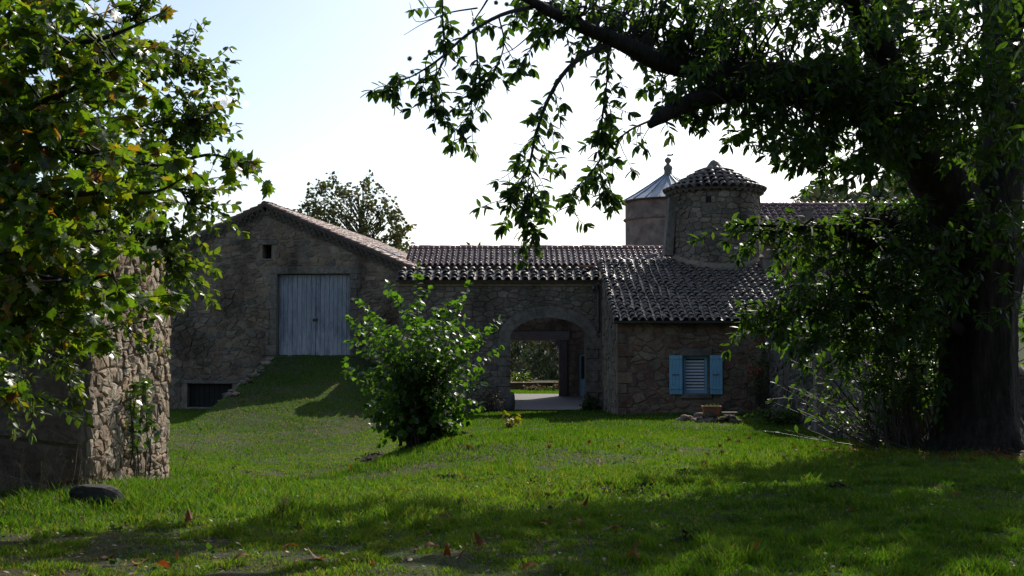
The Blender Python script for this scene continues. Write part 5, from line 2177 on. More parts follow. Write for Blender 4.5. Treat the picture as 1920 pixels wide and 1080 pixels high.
MBR = []
for src, px in (((-5.1, 7.5, 4.6), [(-60, 40, 7.5), (60, -10, 7.5), (200, -60, 7.4)]),
                ((-5.15, 7.5, 4.4), [(-60, 130, 7.4), (80, 90, 7.3), (180, 75, 7.2), (250, 50, 7.1), (300, 25, 7.1)]),
                ((-5.25, 7.5, 3.9), [(-60, 220, 7.3), (80, 190, 7.2), (170, 150, 7.1), (230, 125, 7.0), (275, 112, 7)]),
                ((-5.3, 7.5, 3.5), [(-60, 310, 7.2), (80, 280, 7.0), (200, 290, 6.9), (300, 310, 6.8), (390, 290, 6.8), (455, 305, 6.8)]),
                ((-5.4, 7.5, 3.1), [(-60, 380, 7.3), (80, 370, 7.1), (200, 360, 7.0), (290, 360, 6.9), (350, 330, 6.9)]),
                ((-5.45, 7.5, 2.8), [(-60, 470, 7.2), (80, 450, 7.0), (150, 440, 6.9), (225, 425, 6.9)]),
                ((-5.5, 7.5, 2.5), [(-60, 540, 7.2), (80, 520, 7.0), (150, 530, 6.9), (205, 515, 6.9), (225, 545, 6.9)])):
    p = mbranch(src, px)
    MBR.append(p)
    fm.along(p[5:], .07, R, .35, 1.0, .5, .2, 4)


def mfill(poly, n, Yr, ln=.38):
    A = [q for b in MBR for q in b]
    for (x, y) in sample_poly(poly, n, R):
        p = at(x, y, R.uniform(*Yr))
        a = min(A, key=lambda q: (q - p).length_squared)
        d = (p - a)
        if d.length > .1:
            m = (a + p) / 2 + Vector((0, 0, .04))
            mb_.tube([a, m, p], [.009, .006, .004], 4, cap=False)
            fm.along([a, m, p], .075, R, .35, 1.0, .6, .3, 0)
        w = wander(p, Vector((.7, -.2, 0)) + d * .6 + Vector((R.gauss(0, .6), R.gauss(0, .6), R.gauss(0, .3))), ln * R.uniform(.5, 1.2), 3, R, .1, .3)
        mb_.tube(w, [.005, .004, .003, .003], 4, cap=False)
        fm.along(w, .042, R, .45, 1.0, .5, .0, 3)


mfill([(-60, -40), (150, -40), (160, 40), (120, 110), (60, 140), (-60, 140)], 40, (6.6, 8.2))
mfill([(-60, 130), (120, 120), (170, 70), (220, 50), (262, 45), (262, 100), (230, 140), (180, 180), (100, 230), (-60, 240)], 48, (6.5, 8.0))
mfill([(-60, 230), (100, 220), (160, 215), (190, 280), (300, 295), (340, 305), (240, 360), (180, 400), (-60, 400)], 66, (6.4, 8.0))
mfill([(390, 280), (455, 300), (410, 340), (370, 350)], 5, (6.6, 7.0), .25)
mfill([(-60, 390), (190, 390), (240, 360), (245, 390), (215, 440), (180, 500), (130, 540), (-60, 560)], 50, (6.4, 8.0))
mfill([(-60, 540), (140, 520), (205, 505), (215, 560), (170, 580), (60, 590), (-60, 640)], 32, (6.5, 7.8))
mfill([(-60, 560), (150, 570), (200, 590), (130, 630), (40, 665), (-60, 690)], 20, (6.6, 7.6), .3)
for _ in range(330):
    # crown extended unseen left of and above the picture, to shade the outbuilding front
    p = Vector((R.uniform(-9.5, -3.4), R.uniform(5.0, 11.5), R.uniform(2.6, 7.6)))
    q = to_px(p)
    if q[0] > -40 and q[1] > -40 and q[0] < 9999:
        continue
    w = wander(p, (R.gauss(0, 1), R.gauss(0, 1), R.gauss(0, .4)), .6, 4, R, .1, .3)
    mb_.tube(w, [.007, .006, .005, .004, .003], 4, cap=False)
    fm.along(w, .05, R, .45, 1.0, .5, .0, 3)
stuff(mb_.obj('twig', M_twig, mpl))
leaves(mpl, fm.P, fm.D, fm.S, leaf_maple(), M_maple, NR, 300, .7)
print('maple', len(fm.P))

# slender tree behind the maple
sl_ = thing('slender_tree', 'slender small leaved tree with upright twigs standing behind the maple', 'tree', (-6.6, 10.8, gz(-6.6, 10.8)))
mt = MB()
mt.tube(polyline([(-6.6, 10.8, -.4), (-6.5, 10.8, 1.5), (-6.2, 10.75, 3.2), (-6.0, 10.7, 5.2)]), list(np.linspace(.13, .05, 13)), 12, rough=.04)
mt.obj('trunk', M_bark, sl_, True)
mb_ = MB()
fm = Foliage(.075, .25)
for src, px in (((-6.15, 10.7, 4), [(60, 200, 10.4), (180, 100, 10.2), (260, 20, 10), (300, -60, 10)]),
                ((-6.2, 10.7, 3.6), [(60, 260, 10.3), (200, 190, 10), (280, 150, 9.8), (335, 130, 9.7), (350, 135, 9.7)]),
                ((-6.2, 10.7, 3.3), [(60, 320, 10.2), (200, 260, 9.9), (290, 230, 9.7), (350, 225, 9.6), (362, 240, 9.6)]),
                ((-6.3, 10.7, 3), [(60, 370, 10.2), (200, 320, 9.9), (290, 270, 9.7), (340, 255, 9.6)]),
                ((-6.35, 10.7, 2.8), [(60, 420, 10.2), (200, 380, 9.8), (280, 350, 9.6), (340, 360, 9.6), (360, 400, 9.6)]),
                ((-6.4, 10.7, 2.4), [(60, 480, 10.2), (200, 450, 9.8), (260, 440, 9.6), (305, 465, 9.5), (315, 490, 9.5)]),
                ((-6.45, 10.7, 2.0), [(40, 560, 10.2), (160, 560, 9.8), (220, 560, 9.6), (275, 570, 9.5)]),
                ((-6.5, 10.7, 1.7), [(20, 640, 10), (110, 630, 9.7), (190, 620, 9.5), (280, 600, 9.4)]),
                ((-6.5, 10.7, 1.5), [(10, 660, 10), (60, 650, 9.6), (110, 670, 9.4), (125, 680, 9.4)]),
                ((-6.5, 10.7, 1.2), [(-20, 720, 9.8), (20, 740, 9.5), (75, 745, 9.3)])):
    p = polyline([Vector(src)] + W_(px))
    mb_.tube(p, list(np.linspace(.022, .004, len(p))), 5)
    fm.along(p[6:], .05, R, .25, 1.0, .5, .2, 3)
    top = px[-1][1] < 520
    for k in range(60 if top else 16):
        i = R.randrange(4, len(p))
        w = wander(p[i], ((p[i] - p[i - 1]).normalized() * .7 + Vector((R.gauss(.1, .5), R.gauss(0, .5), R.gauss(.25 if top else -.1, .4)))), R.uniform(.2, .55), 4, R, -.05 if top else .1, .22)
        mb_.tube(w, [.006, .005, .004, .003, .002], 4, cap=False)
        fm.along(w, .034, R, .3, .9, .6, .1, 2)
stuff(mb_.obj('twig', M_twig, sl_))
leaves(sl_, fm.P, fm.D, fm.S, leaf_ovate(.3), M_small, NR, 300, .7)
print('slender', len(fm.P))


# ------------------------------------------------------------------ bushes made of stems
def bush(name, label, cat, base, tips, size, mat, proto, rng, stemr=.018, step=.05, start=.25, side=2, sl=.4, nparts=200, stem_mat=None, lean=.6, spread=.25, droop=.3, group=None, jit=0.):
    b0 = Vector(base)
    t = thing(name, label, cat, b0, group)
    sm = MB()
    fo = Foliage(size, .28)
    for tip in tips:
        tip = Vector(tip)
        s = b0 + Vector((rng.gauss(0, spread), rng.gauss(0, spread), -.05))
        mid_ = s + (tip - s) * .5 + Vector((-(tip - s).x * .18, 0, (tip - s).length * .12))
        p = polyline([s, s + (mid_ - s) * .5 + Vector((0, 0, .08)), mid_, tip])
        sm.tube(p, list(np.linspace(stemr, .003, len(p))), 5, cap=False)
        fo.along(p, step, rng, droop, 1.0, .5, start, 3, jit)
        for _ in range(side):
            i = rng.randrange(int(len(p) * start), len(p))
            i = max(1, i)
            w = wander(p[i], (p[i] - p[i - 1]).normalized() * .6 + Vector((rng.gauss(0, .6), rng.gauss(0, .6), rng.gauss(.1, .4))), sl * rng.uniform(.5, 1.2), 4, rng, .03, .25)
            sm.tube(w, [.006, .005, .004, .003, .002], 4, cap=False)
            fo.along(w, step, rng, droop, 1.0, .5, .1, 2, jit)
    stuff(sm.obj('stem', stem_mat or M_twig, t))
    leaves(t, fo.P, fo.D, fo.S, proto, mat, NR, nparts, .65)
    return t, len(fo.P)


hb = Vector((at(792, 835, 24).x, 24, 0))
hb.z = gz(hb.x, hb.y)
tips = []
edge = [(655, 595), (668, 562), (690, 600), (728, 530), (745, 560), (782, 520), (790, 560), (815, 590), (880, 532), (866, 560), (840, 570), (935, 600), (920, 620), (940, 655), (900, 640), (700, 780), (715, 800), (700, 750), (725, 770), (870, 760), (875, 790), (860, 740), (850, 815), (735, 815), (685, 730), (690, 700), (655, 640), (650, 700), (690, 640), (900, 700), (890, 770), (850, 800), (690, 760), (660, 690), (700, 800), (740, 820), (870, 810)]
for (x, y) in edge:
    tips.append(at(x, y, 24 + R.uniform(-.5, .5)))
HZ = [(665, 640), (700, 590), (760, 570), (830, 580), (890, 610), (915, 660), (890, 720), (860, 800), (720, 810), (690, 740)]
for (x, y) in sample_poly(HZ, 84, R):
    tips.append(at(x, y, 24 + R.uniform(-1.15, 1.15)))
_, n = bush('hazel_bush', 'large rounded hazel bush with bright backlit leaves standing in front of the arched wall', 'bush', hb, tips, .128, M_hazel, leaf_ovate(.42), R, .02, .055, .2, 2, .42, 300)
print('hazel', n)

# tree behind the barn
tb_ = at(680, 440, 70)
ft = thing('autumn_tree', 'loose autumn tree rising behind the barn roof', 'tree', (tb_.x, 70, gz(tb_.x, 70)))
mt = MB()
zt_ = at(660, 345, 70).z
z0 = gz(tb_.x, 70)
mt.tube(polyline([(tb_.x, 70, z0 - .3), (tb_.x - .1, 70, 2.5), (tb_.x, 70, 6), (tb_.x - .3, 70, zt_ - 1)]), list(np.linspace(.3, .06, 13)), 10)
mt.obj('trunk', M_bark, ft, True)
mb_ = MB()
fm = Foliage(.21, .3)
crownpx = [(572, 395), (600, 350), (630, 335), (645, 345), (660, 360), (690, 340), (715, 375), (740, 395), (750, 420), (762, 450), (765, 480), (755, 500), (600, 470), (560, 420)]
for (x, y) in sample_poly(crownpx, 150, R):
    dx = abs(x - 665) / 110
    p = at(x, y, 70 + R.uniform(-2.6, 2.6) * (1.1 - .6 * dx))
    base = Vector((tb_.x, 70, p.z - 1.2 - abs(p.x - tb_.x) * .7))
    base.z = max(base.z, 3)
    mb_.tube([base, (base + p) / 2 + Vector((0, 0, .15)), p], [.05, .03, .01], 4, cap=False)
    for _ in range(2):
        w = wander(p, (R.gauss(0, .6) + (p.x - tb_.x) * .25, R.gauss(0, .6), R.gauss(.5, .5)), R.uniform(.5, 1.0), 4, R, 0, .3)
        mb_.tube(w, [.015, .012, .01, .008, .006], 4, cap=False)
        fm.along(w, .06, R, .2, 1.0, .5, 0, 3, .09)
for (x, y) in sample_poly([(590, 470), (760, 470), (770, 520), (590, 520)], 30, R):
    p = at(x, y, 70 + R.uniform(-2, 2))
    w = wander(p, (R.gauss(0, .6), R.gauss(0, .6), R.gauss(.3, .5)), .9, 4, R, 0, .3)
    fm.along(w, .06, R, .2, 1.0, .5, 0, 3, .09)
stuff(mb_.obj('twig', M_twig, ft))
leaves(ft, fm.P, fm.D, fm.S, leaf_ovate(.4), M_far, NR, 200, .8)
print('far tree', len(fm.P))

# ------------------------------------------------------------------ courtyard beyond the arch
cw_ = thing('courtyard_wall', 'low dark wall with pale coping at the far side of the courtyard seen through the arch', 'wall', (1.5, 58.3, -1.3))
KF = Frame((0, 58, 0), (1, 0, 0), (0, -1, 0))
kt = at(1000, 717, 58).z
wall_body('wall', KF, [(-9, -2), (10, -2), (10, kt - .07), (-9, kt - .07)], [], .4, M_mortdark, cw_)
k0 = -3.0
while k0 < 5.5:
    w = R.uniform(.5, .8)
    fbox(KF, k0 + .01, k0 + w, kt - .066, kt, -.45, .05, .012, R, .006).obj('coping_stone', M_mort, cw_)
    k0 += w
for (x, ylo, yhi, w, mat, nm, lab, mt_, n) in (
        (1003, 738, 722, 22, M_russet, 'russet_shrub', 'low russet and straw coloured shrub in front of the courtyard wall', 'shrub', 26),
        (1046, 745, 715, 9, M_russet, 'red_shrub', 'small reddish shrub beside the dark post seen through the arch', 'shrub', 16),
        (1032, 740, 727, 12, M_hazel, 'green_shrub', 'low green shrub right of the russet one in the courtyard', 'shrub', 14)):
    p = at(x, ylo, 57.2)
    p.z = gz(p.x, p.y)
    tp = [at(x + R.uniform(-w, w), R.uniform(yhi, ylo - 4), 57.2 + R.uniform(-.3, .3)) for _ in range(n)]
    bush(nm, lab, mt_, p, tp, .075, mat, leaf_ovate(.4), R, .01, .06, .2, 1, .2, 0, spread=.2)
p = at(975, 715, 59.5)
p.z = gz(p.x, p.y)
tp = [at(975 + R.uniform(-18, 22), R.uniform(697, 716), 59.5 + R.uniform(-.4, .4)) for _ in range(26)]
bush('yellow_shrub', 'yellowish shrub showing over the courtyard wall at its left', 'shrub', p, tp, .11, M_small, leaf_ovate(.4), R, .012, .07, .3, 1, .25, 0, spread=.3)

# wooded slope far beyond, plus unseen trees added behind the camera
fv, ff = leaf_simple()
P_, D_, S_ = [], [], []
rngF = np.random.default_rng(3)


def wood(az0, az1, d0, d1, n, cards, size, h0, h1):
    for _ in range(n):
        az = math.radians(rngF.uniform(az0, az1))
        d = math.sqrt(rngF.uniform(d0 * d0, d1 * d1))
        x, y = d * math.sin(az), d * math.cos(az)
        h = rngF.uniform(h0, h1)
        z0 = gz(x, y)
        c = np.array([x, y, z0 + h * .58])
        r = np.array([h * .33, h * .33, h * .45])
        q = rngF.normal(0, 1, (cards, 3))
        q /= np.linalg.norm(q, axis=1, keepdims=True)
        lump = 1 + .3 * np.sin(q[:, 0] * 5 + d) * np.sin(q[:, 2] * 6 + az * 90)
        q *= (rngF.uniform(.45, 1, (cards, 1)) ** .5) * lump[:, None]
        P_.append(c + q * r)
        D_.append(q + rngF.normal(0, .5, (cards, 3)) + np.array([0, 0, -.3]))
        S_.append(rngF.uniform(.7, 1.3, cards) * size * (h / 9))


wood(-2, 5.5, 72, 120, 44, 300, .62, 6, 9.5)
wood(-3, 6, 120, 260, 170, 150, 1.0, 7, 11)
wood(-5, 8, 250, 390, 160, 70, 1.6, 8, 12)
wood(9, 25, 260, 400, 260, 80, 1.7, 8, 12)
wood(-26, -3, 150, 380, 200, 50, 2.2, 7, 11)
wood(122, 238, 15, 36, 80, 260, 1.2, 12, 18)  # unseen trees added behind the camera to cut sky light on the facades
P_, D_, S_ = np.concatenate(P_), np.concatenate(D_), np.concatenate(S_)
Rm = leaf_frames(D_, rngF, (0, 0, 1), 1.0)
V = np.einsum('nij,vj->nvi', Rm, fv) * S_[:, None, None] + P_[:, None, :]
T = ff[None] + (np.arange(len(P_)) * len(fv))[:, None, None]
stuff(put('woodland_and_light_blocker', np_mesh('woodland_and_light_blocker', V.reshape(-1, 3), T.reshape(-1, 3), M_forest)))

# ------------------------------------------------------------------ small things round the buildings
rp_ = on_ground(1326, 792)
pile = thing('stone_heap', 'low heap of rough stones on the lawn under the shuttered window', 'stone heap', rp_)
rk3 = [rock_mesh('stone', M_barn, R, R.uniform(.13, .26), R.uniform(.12, .2), R.uniform(.07, .13), 2) for _ in range(7)]
for k in range(30):
    px = R.uniform(1278, 1380)
    q = at(px, 790, rp_.y + R.uniform(-.15, .35))
    q.z = gz(q.x, q.y) + R.uniform(.02, .28) * (1 - abs(px - 1335) / 75)
    put('stone', rk3[R.randrange(7)], pile, q, Matrix.Rotation(R.uniform(0, 6), 3, 'Z') @ Matrix.Rotation(R.uniform(-.4, .4), 3, 'X'))
b = MB()
q = at(1354, 776, rp_.y - .1)
b.box((q.x, q.y - .1, q.z), (q.x + .42, q.y + .15, q.z + .05))
b.obj('flat_slab', M_dress, pile)
c0, c1 = at(1318, 777, rp_.y), at(1352, 763, rp_.y)
xa, xb = c0.x, c1.x
zt0, zt1 = c0.z - .03, c1.z + .01
pm = MB()
yy0, yy1 = rp_.y - .02, rp_.y + .2
pm.hexa([(xa + .05, yy0 + .03, zt0), (xb - .05, yy0 + .03, zt0), (xb - .05, yy1 - .03, zt0), (xa + .05, yy1 - .03, zt0), (xa, yy0, zt1 - .03), (xb, yy0, zt1 - .03), (xb, yy1, zt1 - .03), (xa, yy1, zt1 - .03)])
plt = thing('planter', 'rectangular terracotta planter standing on the stone heap under the window', 'planter', ((xa + xb) / 2, rp_.y + .1, zt0))
pm.obj('pot', M_terra, plt)
pm = MB()
for (a, c, d, e) in ((xa - .02, xb + .02, yy0 - .02, yy0 + .02), (xa - .02, xb + .02, yy1 - .02, yy1 + .02), (xa - .02, xa + .02, yy0 + .022, yy1 - .022), (xb - .02, xb + .02, yy0 + .022, yy1 - .022)):
    pm.box((a, d, zt1 - .028), (c, e, zt1 + .012))
pm.obj('rim', M_terra, plt)
pm = MB()
pm.box((xa + .022, yy0 + .022, zt1 - .027), (xb - .022, yy1 - .022, zt1 - .012))
pm.obj('soil', M_soil, plt)
fo_ = Foliage(.05)
for k in range(4):
    fo_.along([Vector((xa + .12 + k * .11, rp_.y + .08, zt1 - .01)), Vector((xa + .12 + k * .11, rp_.y + .06, zt1 + .06))], .02, R, 0, .7, 1)
leaves(plt, fo_.P, fo_.D, fo_.S, leaf_ovate(.3), M_small, NR, 40, name='seedling_leaf')

# rose by the cottage's right end
rb_ = Vector((at(1425, 780, 35.3).x, 35.3, 0))
rb_.z = gz(rb_.x, rb_.y)
tp = [at(1428 + R.uniform(-28, 14), R.uniform(648, 745), 35.4 + R.uniform(-.25, .25)) for _ in range(24)]
rose, _ = bush('climbing_rose', 'straggly climbing rose with red blooms at the right end of the cottage', 'rose', rb_, tp, .07, M_small, leaf_ovate(.4), R, .012, .07, .45, 1, .25, 40, spread=.15)
for (x, y) in ((1407, 690), (1414, 696), (1424, 694), (1404, 700), (1419, 702)):
    b = MB()
    c = at(x, y, 35.1)
    for k in range(9):
        a = k * 2.4
        b.add([c, c + Vector((math.cos(a) * .06, -.02, math.sin(a) * .06 + .02)), c + Vector((math.cos(a + .9) * .06, .02, math.sin(a + .9) * .06)), ], [(0, 1, 2)])
    b.obj('bloom', M_rose, rose)
# dry brown bush and weeds at the wall foot
p = at(915, 772, 41)
p.z = gz(p.x, p.y)
tp = [at(915 + R.uniform(-32, 28), R.uniform(728, 768), 41 + R.uniform(-.4, .4)) for _ in range(50)]
bush('dry_bush', 'brown dried up bush against the wall left of the arch', 'bush', p, tp, .06, M_straw, leaf_ovate(.25), R, .01, .08, .2, 2, .3, 0, spread=.3)
p = at(1105, 778, 41.2)
p.z = gz(p.x, p.y)
tp = [at(1108 + R.uniform(-12, 16), R.uniform(745, 772), 41.2 + R.uniform(-.2, .2)) for _ in range(26)]
bush('corner_shrub', 'small dark shrub in the corner between arch and cottage', 'shrub', p, tp, .1, M_chest, leaf_ovate(.4), R, .01, .06, .15, 1, .2, 0, spread=.2)
p = on_ground(1562, 812)
tp = [p + Vector((R.uniform(-.35, .4), R.uniform(-.4, .4), R.uniform(.25, .75))) for _ in range(26)]
bush('doorway_fern', 'dark green leafy clump growing in the black doorway of the side wall', 'plant', p, tp, .13, M_chest, leaf_ovate(.3), R, .008, .06, .15, 1, .2, 60, spread=.15)
p = on_ground(1470, 798)
tp = [p + Vector((R.uniform(-.9, .5), R.uniform(-.3, .8), R.uniform(.15, .45))) for _ in range(34)]
bush('wall_foot_weed', 'low dark weeds along the foot of the side wall by the cottage', 'plant', p, tp, .09, M_chest, leaf_ovate(.35), R, .006, .05, .1, 1, .2, 0, spread=.3)
p = on_ground(957, 802)
tp = [p + Vector((R.uniform(-.28, .3), R.uniform(-.15, .15), R.uniform(.12, .38))) for _ in range(10)]
bush('yellow_sapling', 'tiny bright yellow leaved sapling on the lawn before the arch', 'plant', p, tp, .13, M_yellow, leaf_ovate(.32), R, .006, .07, .2, 0, .1, 30, spread=.06)
# creeper on the lit flank of the outbuilding
vine = thing('wall_creeper', 'leafy creeper climbing the sunlit flank of the left outbuilding', 'climbing plant', OFr.P(1.55, -.4, .1))
vb = MB()
fv_ = Foliage(.085, .3)
for k in range(7):
    U0_ = 1.45 + R.uniform(-.2, .5)
    pts = [OFr.P(U0_, -.5, .1)]
    U_, V_ = U0_, -.5
    for j in range(7):
        U_ += R.gauss(-.03, .06)
        V_ += R.uniform(.15, .27)
        pts.append(OFr.P(U_, V_, .13 + R.uniform(0, .05)))
    vb.tube(pts, list(np.linspace(.014, .004, len(pts))), 5)
    if k < 5:
        fv_.along(pts, .03, R, .5, .9, .2, .45, 4, .03)
stuff(vb.obj('stem', M_stem, vine))
leaves(vine, fv_.P, fv_.D, fv_.S, leaf_ovate(.45), M_ivy, NR, 150, .6)


for i, (x, y, h, r_, lab) in enumerate(((11.2, 26.5, 6.5, 2.3, 'leafy green tree just behind the field wall, right of the trunk'), (9.0, 29.5, 5.5, 1.7, 'bushy tree behind the side wall, seen through the sucker stems'), (14.6, 27.5, 7.5, 2.6, 'dense tree behind the field wall at the right picture edge'), (7.9 + 3.2, 33.5, 5.0, 1.5, 'dark leafy tree between side wall and main house'))):
    z0 = gz(x, y)
    t = thing('hedge_tree', lab, 'tree', (x, y, z0), 'trees behind the walls on the right')
    b = MB()
    b.tube(polyline([(x, y, z0 - .2), (x + .1, y, z0 + h * .3), (x, y + .1, z0 + h * .8)]), list(np.linspace(.14, .04, 9)), 8)
    b.obj('trunk', M_bark, t, True)
    b = MB()
    fm = Foliage(.14, .3)
    for _ in range(110):
        q = Vector((R.gauss(0, 1), R.gauss(0, 1), R.gauss(0, 1))).normalized() * R.random() ** .4
        p = Vector((x + q.x * r_, y + q.y * r_, z0 + h * .55 + q.z * h * .45))
        s_ = Vector((x, y, max(z0 + .3, p.z - .9)))
        b.tube([s_, (s_ + p) / 2, p], [.02, .012, .006], 4, cap=False)
        w = wander(p, q + Vector((0, 0, .2)), .7, 4, R, .05, .3)
        fm.along(w, .045, R, .35, 1.0, .5, 0, 3, .05)
    stuff(b.obj('twig', M_twig, t))
    leaves(t, fm.P, fm.D, fm.S, leaf_ovate(.35), M_hazel, NR, 60, .7)


# ------------------------------------------------------------------ grass
def vnoise(x, y, s, seed):
    r = np.random.default_rng(seed).random((64, 64))
    fx, fy = x / s, y / s
    ix, iy = np.floor(fx).astype(int), np.floor(fy).astype(int)
    tx, ty = fx - ix, fy - iy
    tx, ty = tx * tx * (3 - 2 * tx), ty * ty * (3 - 2 * ty)
    g = lambda a, b: r[a % 64, b % 64]
    return (g(ix, iy) * (1 - tx) + g(ix + 1, iy) * tx) * (1 - ty) + (g(ix, iy + 1) * (1 - tx) + g(ix + 1, iy + 1) * tx) * ty


def free(x, y):
    ok = ~((x < OX + .1) & (y > OY0 - .05) & (y < OY1 + .1))
    ok &= ~((x > -1.55) & (x < 4.55) & (y > 41.85) & (y < 53.3))
    ok &= ~((x > cx0 - .1) & (x < 9.7) & (y > 35.9) & (y < 53))
    ok &= ~((x > gx0) & (x < gx1) & (y > 41.9) & (y < 52))
    dxx, dyy = x - BF.o.x, y - BF.o.y
    ok &= ~((dxx * BF.n.x + dyy * BF.n.y < .02) & (dxx * BF.u.x + dyy * BF.u.y > BL) & (dxx * BF.u.x + dyy * BF.u.y < BR))
    dxx, dyy = x - sA.x, y - sA.y
    sU = dxx * du.x + dyy * du.y
    ok &= ~((dxx * SF.n.x + dyy * SF.n.y < .1) & (sU > 0) & (sU < L3) & (dxx * SF.n.x + dyy * SF.n.y > -.7))
    ok &= np.hypot(x - tb[0], y - tb[1]) > 1.0
    return ok


rg_ = np.random.default_rng(21)


def band(y0, y1, dens, hgt, nseg, wmul=1.0):
    n = int(.5 * (y1 * y1 - y0 * y0) * 1.02 * dens)
    y = np.sqrt(rg_.uniform(y0 * y0, y1 * y1, n))
    x = rg_.uniform(-.51, .51, n) * y
    big = vnoise(x, y, 1.7, 1) * .6 + vnoise(x, y, .55, 2) * .4
    fine_ = vnoise(x, y, .22, 3)
    near_left = np.clip((10.6 - y) / 1.5, 0, 1) * np.clip((1.2 - x) / 2, 0, 1)
    keep = rg_.random(n) < np.clip(.35 + 1.3 * (big * .6 + fine_ * .4) - .62 * near_left * (fine_ < .55) - .25, .05, 1)
    hol = np.clip((-2.2 - x + (y - 24) * .15) / 2, 0, 1) * np.clip((y - 19) / 3, 0, 1)
    keep &= rg_.random(n) > hol * .35 * (vnoise(x * .5, y * 1.6, 1.0, 14) > .7)
    keep &= rg_.random(n) < np.clip((np.hypot(x - tb[0], y - tb[1]) - .9) / 2.2, .06, 1)
    keep &= free(x, y)
    x, y, big, fine_, nl = x[keep], y[keep], big[keep], fine_[keep], near_left[keep]
    n = len(x)
    z = ground_z(x, y)
    # longer grass along the outbuilding, by the boulder and in tufts
    tall = np.exp(-((x + 4.1) / 1.3) ** 2 - ((y - 12.6) / 1.5) ** 2) * 2.0 + np.exp(-((x + 1.6) / 1.8) ** 2 - ((y - 12.5) / 1.6) ** 2) * .6
    tall += 1.3 * np.clip(fine_ * .6 + big * .4 - .6, 0, 1) * 5 * (y < 22)
    h = hgt * rg_.uniform(.5, 1.4, n) * (.7 + .6 * big) * (1 + tall) * (1 - .3 * nl)
    w = (.0013 + .00042 * y) * rg_.uniform(.7, 1.4, n) * wmul
    a = rg_.uniform(0, 2 * np.pi, n)
    # blades lie mostly broadside or at random, bending one way
    wx, wy = np.cos(a) * w, np.sin(a) * w
    b = rg_.uniform(0, 2 * np.pi, n)
    ln = h * rg_.uniform(.15, .95, n)
    bx, by = np.cos(b) * ln, np.sin(b) * ln
    P = np.stack([x, y, z - .01], -1)
    Wv = np.stack([wx, wy, np.zeros(n)], -1)
    Bv = np.stack([bx, by, np.zeros(n)], -1)
    Hv = np.stack([np.zeros(n), np.zeros(n), h], -1)
    tint = np.clip(.1 + .55 * vnoise(x, y, 3.1, 8) + .25 * (fine_ - .5) + rg_.normal(0, .1, n), 0, .78)
    dry = rg_.random(n) < (.09 + .3 * np.clip(.42 - big, 0, 1) + .12 * nl)
    bank = np.exp(-((x - .6) / 2.2) ** 2 - ((y - 15) / 3.5) ** 2)
    hollow = np.clip((-2.2 - x + (y - 24) * .15) / 2, 0, 1) * np.clip((y - 19) / 3, 0, 1)
    dry |= rg_.random(n) < .14 * bank * (fine_ + .3) + .04 * hollow * (big < .6)
    h = h * (1 - .12 * hollow)
    Hv = np.stack([np.zeros(n), np.zeros(n), h], -1)
    tint[dry] = rg_.uniform(.82, 1.0, dry.sum())
    tint = np.where(hollow > .3, np.minimum(tint + .05 * (big - .4), 1), tint)
    if nseg == 2:
        V = np.stack([P - Wv, P + Wv, P + Hv * .55 + Bv * .3 - Wv * .75, P + Hv * .55 + Bv * .3 + Wv * .75, P + Hv * .95 + Bv], 1)
        F_ = np.array([[0, 1, 3], [0, 3, 2], [2, 3, 4]])
    else:
        V = np.stack([P - Wv, P + Wv, P + Hv + Bv * .7], 1)
        F_ = np.array([[0, 1, 2]])
    k = V.shape[1]
    T = F_[None] + (np.arange(n) * k)[:, None, None]
    return V.reshape(-1, 3), T.reshape(-1, 3), np.repeat(tint, k)


parts_ = [band(5.6, 10.5, 4200, .047, 2), band(10.5, 16.5, 2000, .054, 2), band(16.5, 27, 1050, .06, 1), band(27, 46, 620, .065, 1, .9)]
# strip of lawn beyond the arch
off, Vs, Ts, Cs = 0, [], [], []
for V, T, c in parts_:
    Vs.append(V)
    Ts.append(T + off)
    Cs.append(c)
    off += len(V)
grass = stuff(put('grass', np_mesh('grass', np.concatenate(Vs), np.concatenate(Ts), M_grass, False, np.concatenate(Cs))))
print('grass tris', sum(len(t) for t in Ts))
n = 9000
x, y = rg_.uniform(-1.5, 4.5, n), rg_.uniform(53.3, 57.9, n)
z = ground_z(x, y)
h = rg_.uniform(.05, .11, n)
a = rg_.uniform(0, 6.28, n)
V = np.stack([np.stack([x - .02 * np.cos(a), y - .02 * np.sin(a), z], -1), np.stack([x + .02 * np.cos(a), y + .02 * np.sin(a), z], -1), np.stack([x + rg_.normal(0, .03, n), y + rg_.normal(0, .03, n), z + h], -1)], 1)
stuff(put('courtyard_grass', np_mesh('courtyard_grass', V.reshape(-1, 3), np.arange(3 * n).reshape(-1, 3), M_grass, False, np.repeat(rg_.uniform(.2, .7, n), 3))))

# leaf litter in the thin grass
n = 3200
y = np.sqrt(rg_.uniform(6 ** 2, 15 ** 2, n))
x = rg_.uniform(-.5, .5, n) * y
k_ = free(x, y) & (rg_.random(n) < np.where((y < 10) & (x < 1), .95, .35))
x, y = x[k_], y[k_]
Pl = np.stack([x, y, ground_z(x, y) + rg_.uniform(.01, .05, len(x))], -1)
Dl = rg_.normal(0, 1, (len(x), 3)) * np.array([1, 1, .25])
Rm = leaf_frames(Dl, rg_, (0, 0, 1), .4)
lv, lf = leaf_ovate(.3)
V = np.einsum('nij,vj->nvi', Rm, lv) * rg_.uniform(.02, .055, len(x))[:, None, None] + Pl[:, None, :]
T = lf[None] + (np.arange(len(x)) * len(lv))[:, None, None]
stuff(put('leaf_litter', np_mesh('leaf_litter', V.reshape(-1, 3), T.reshape(-1, 3), M_straw)))

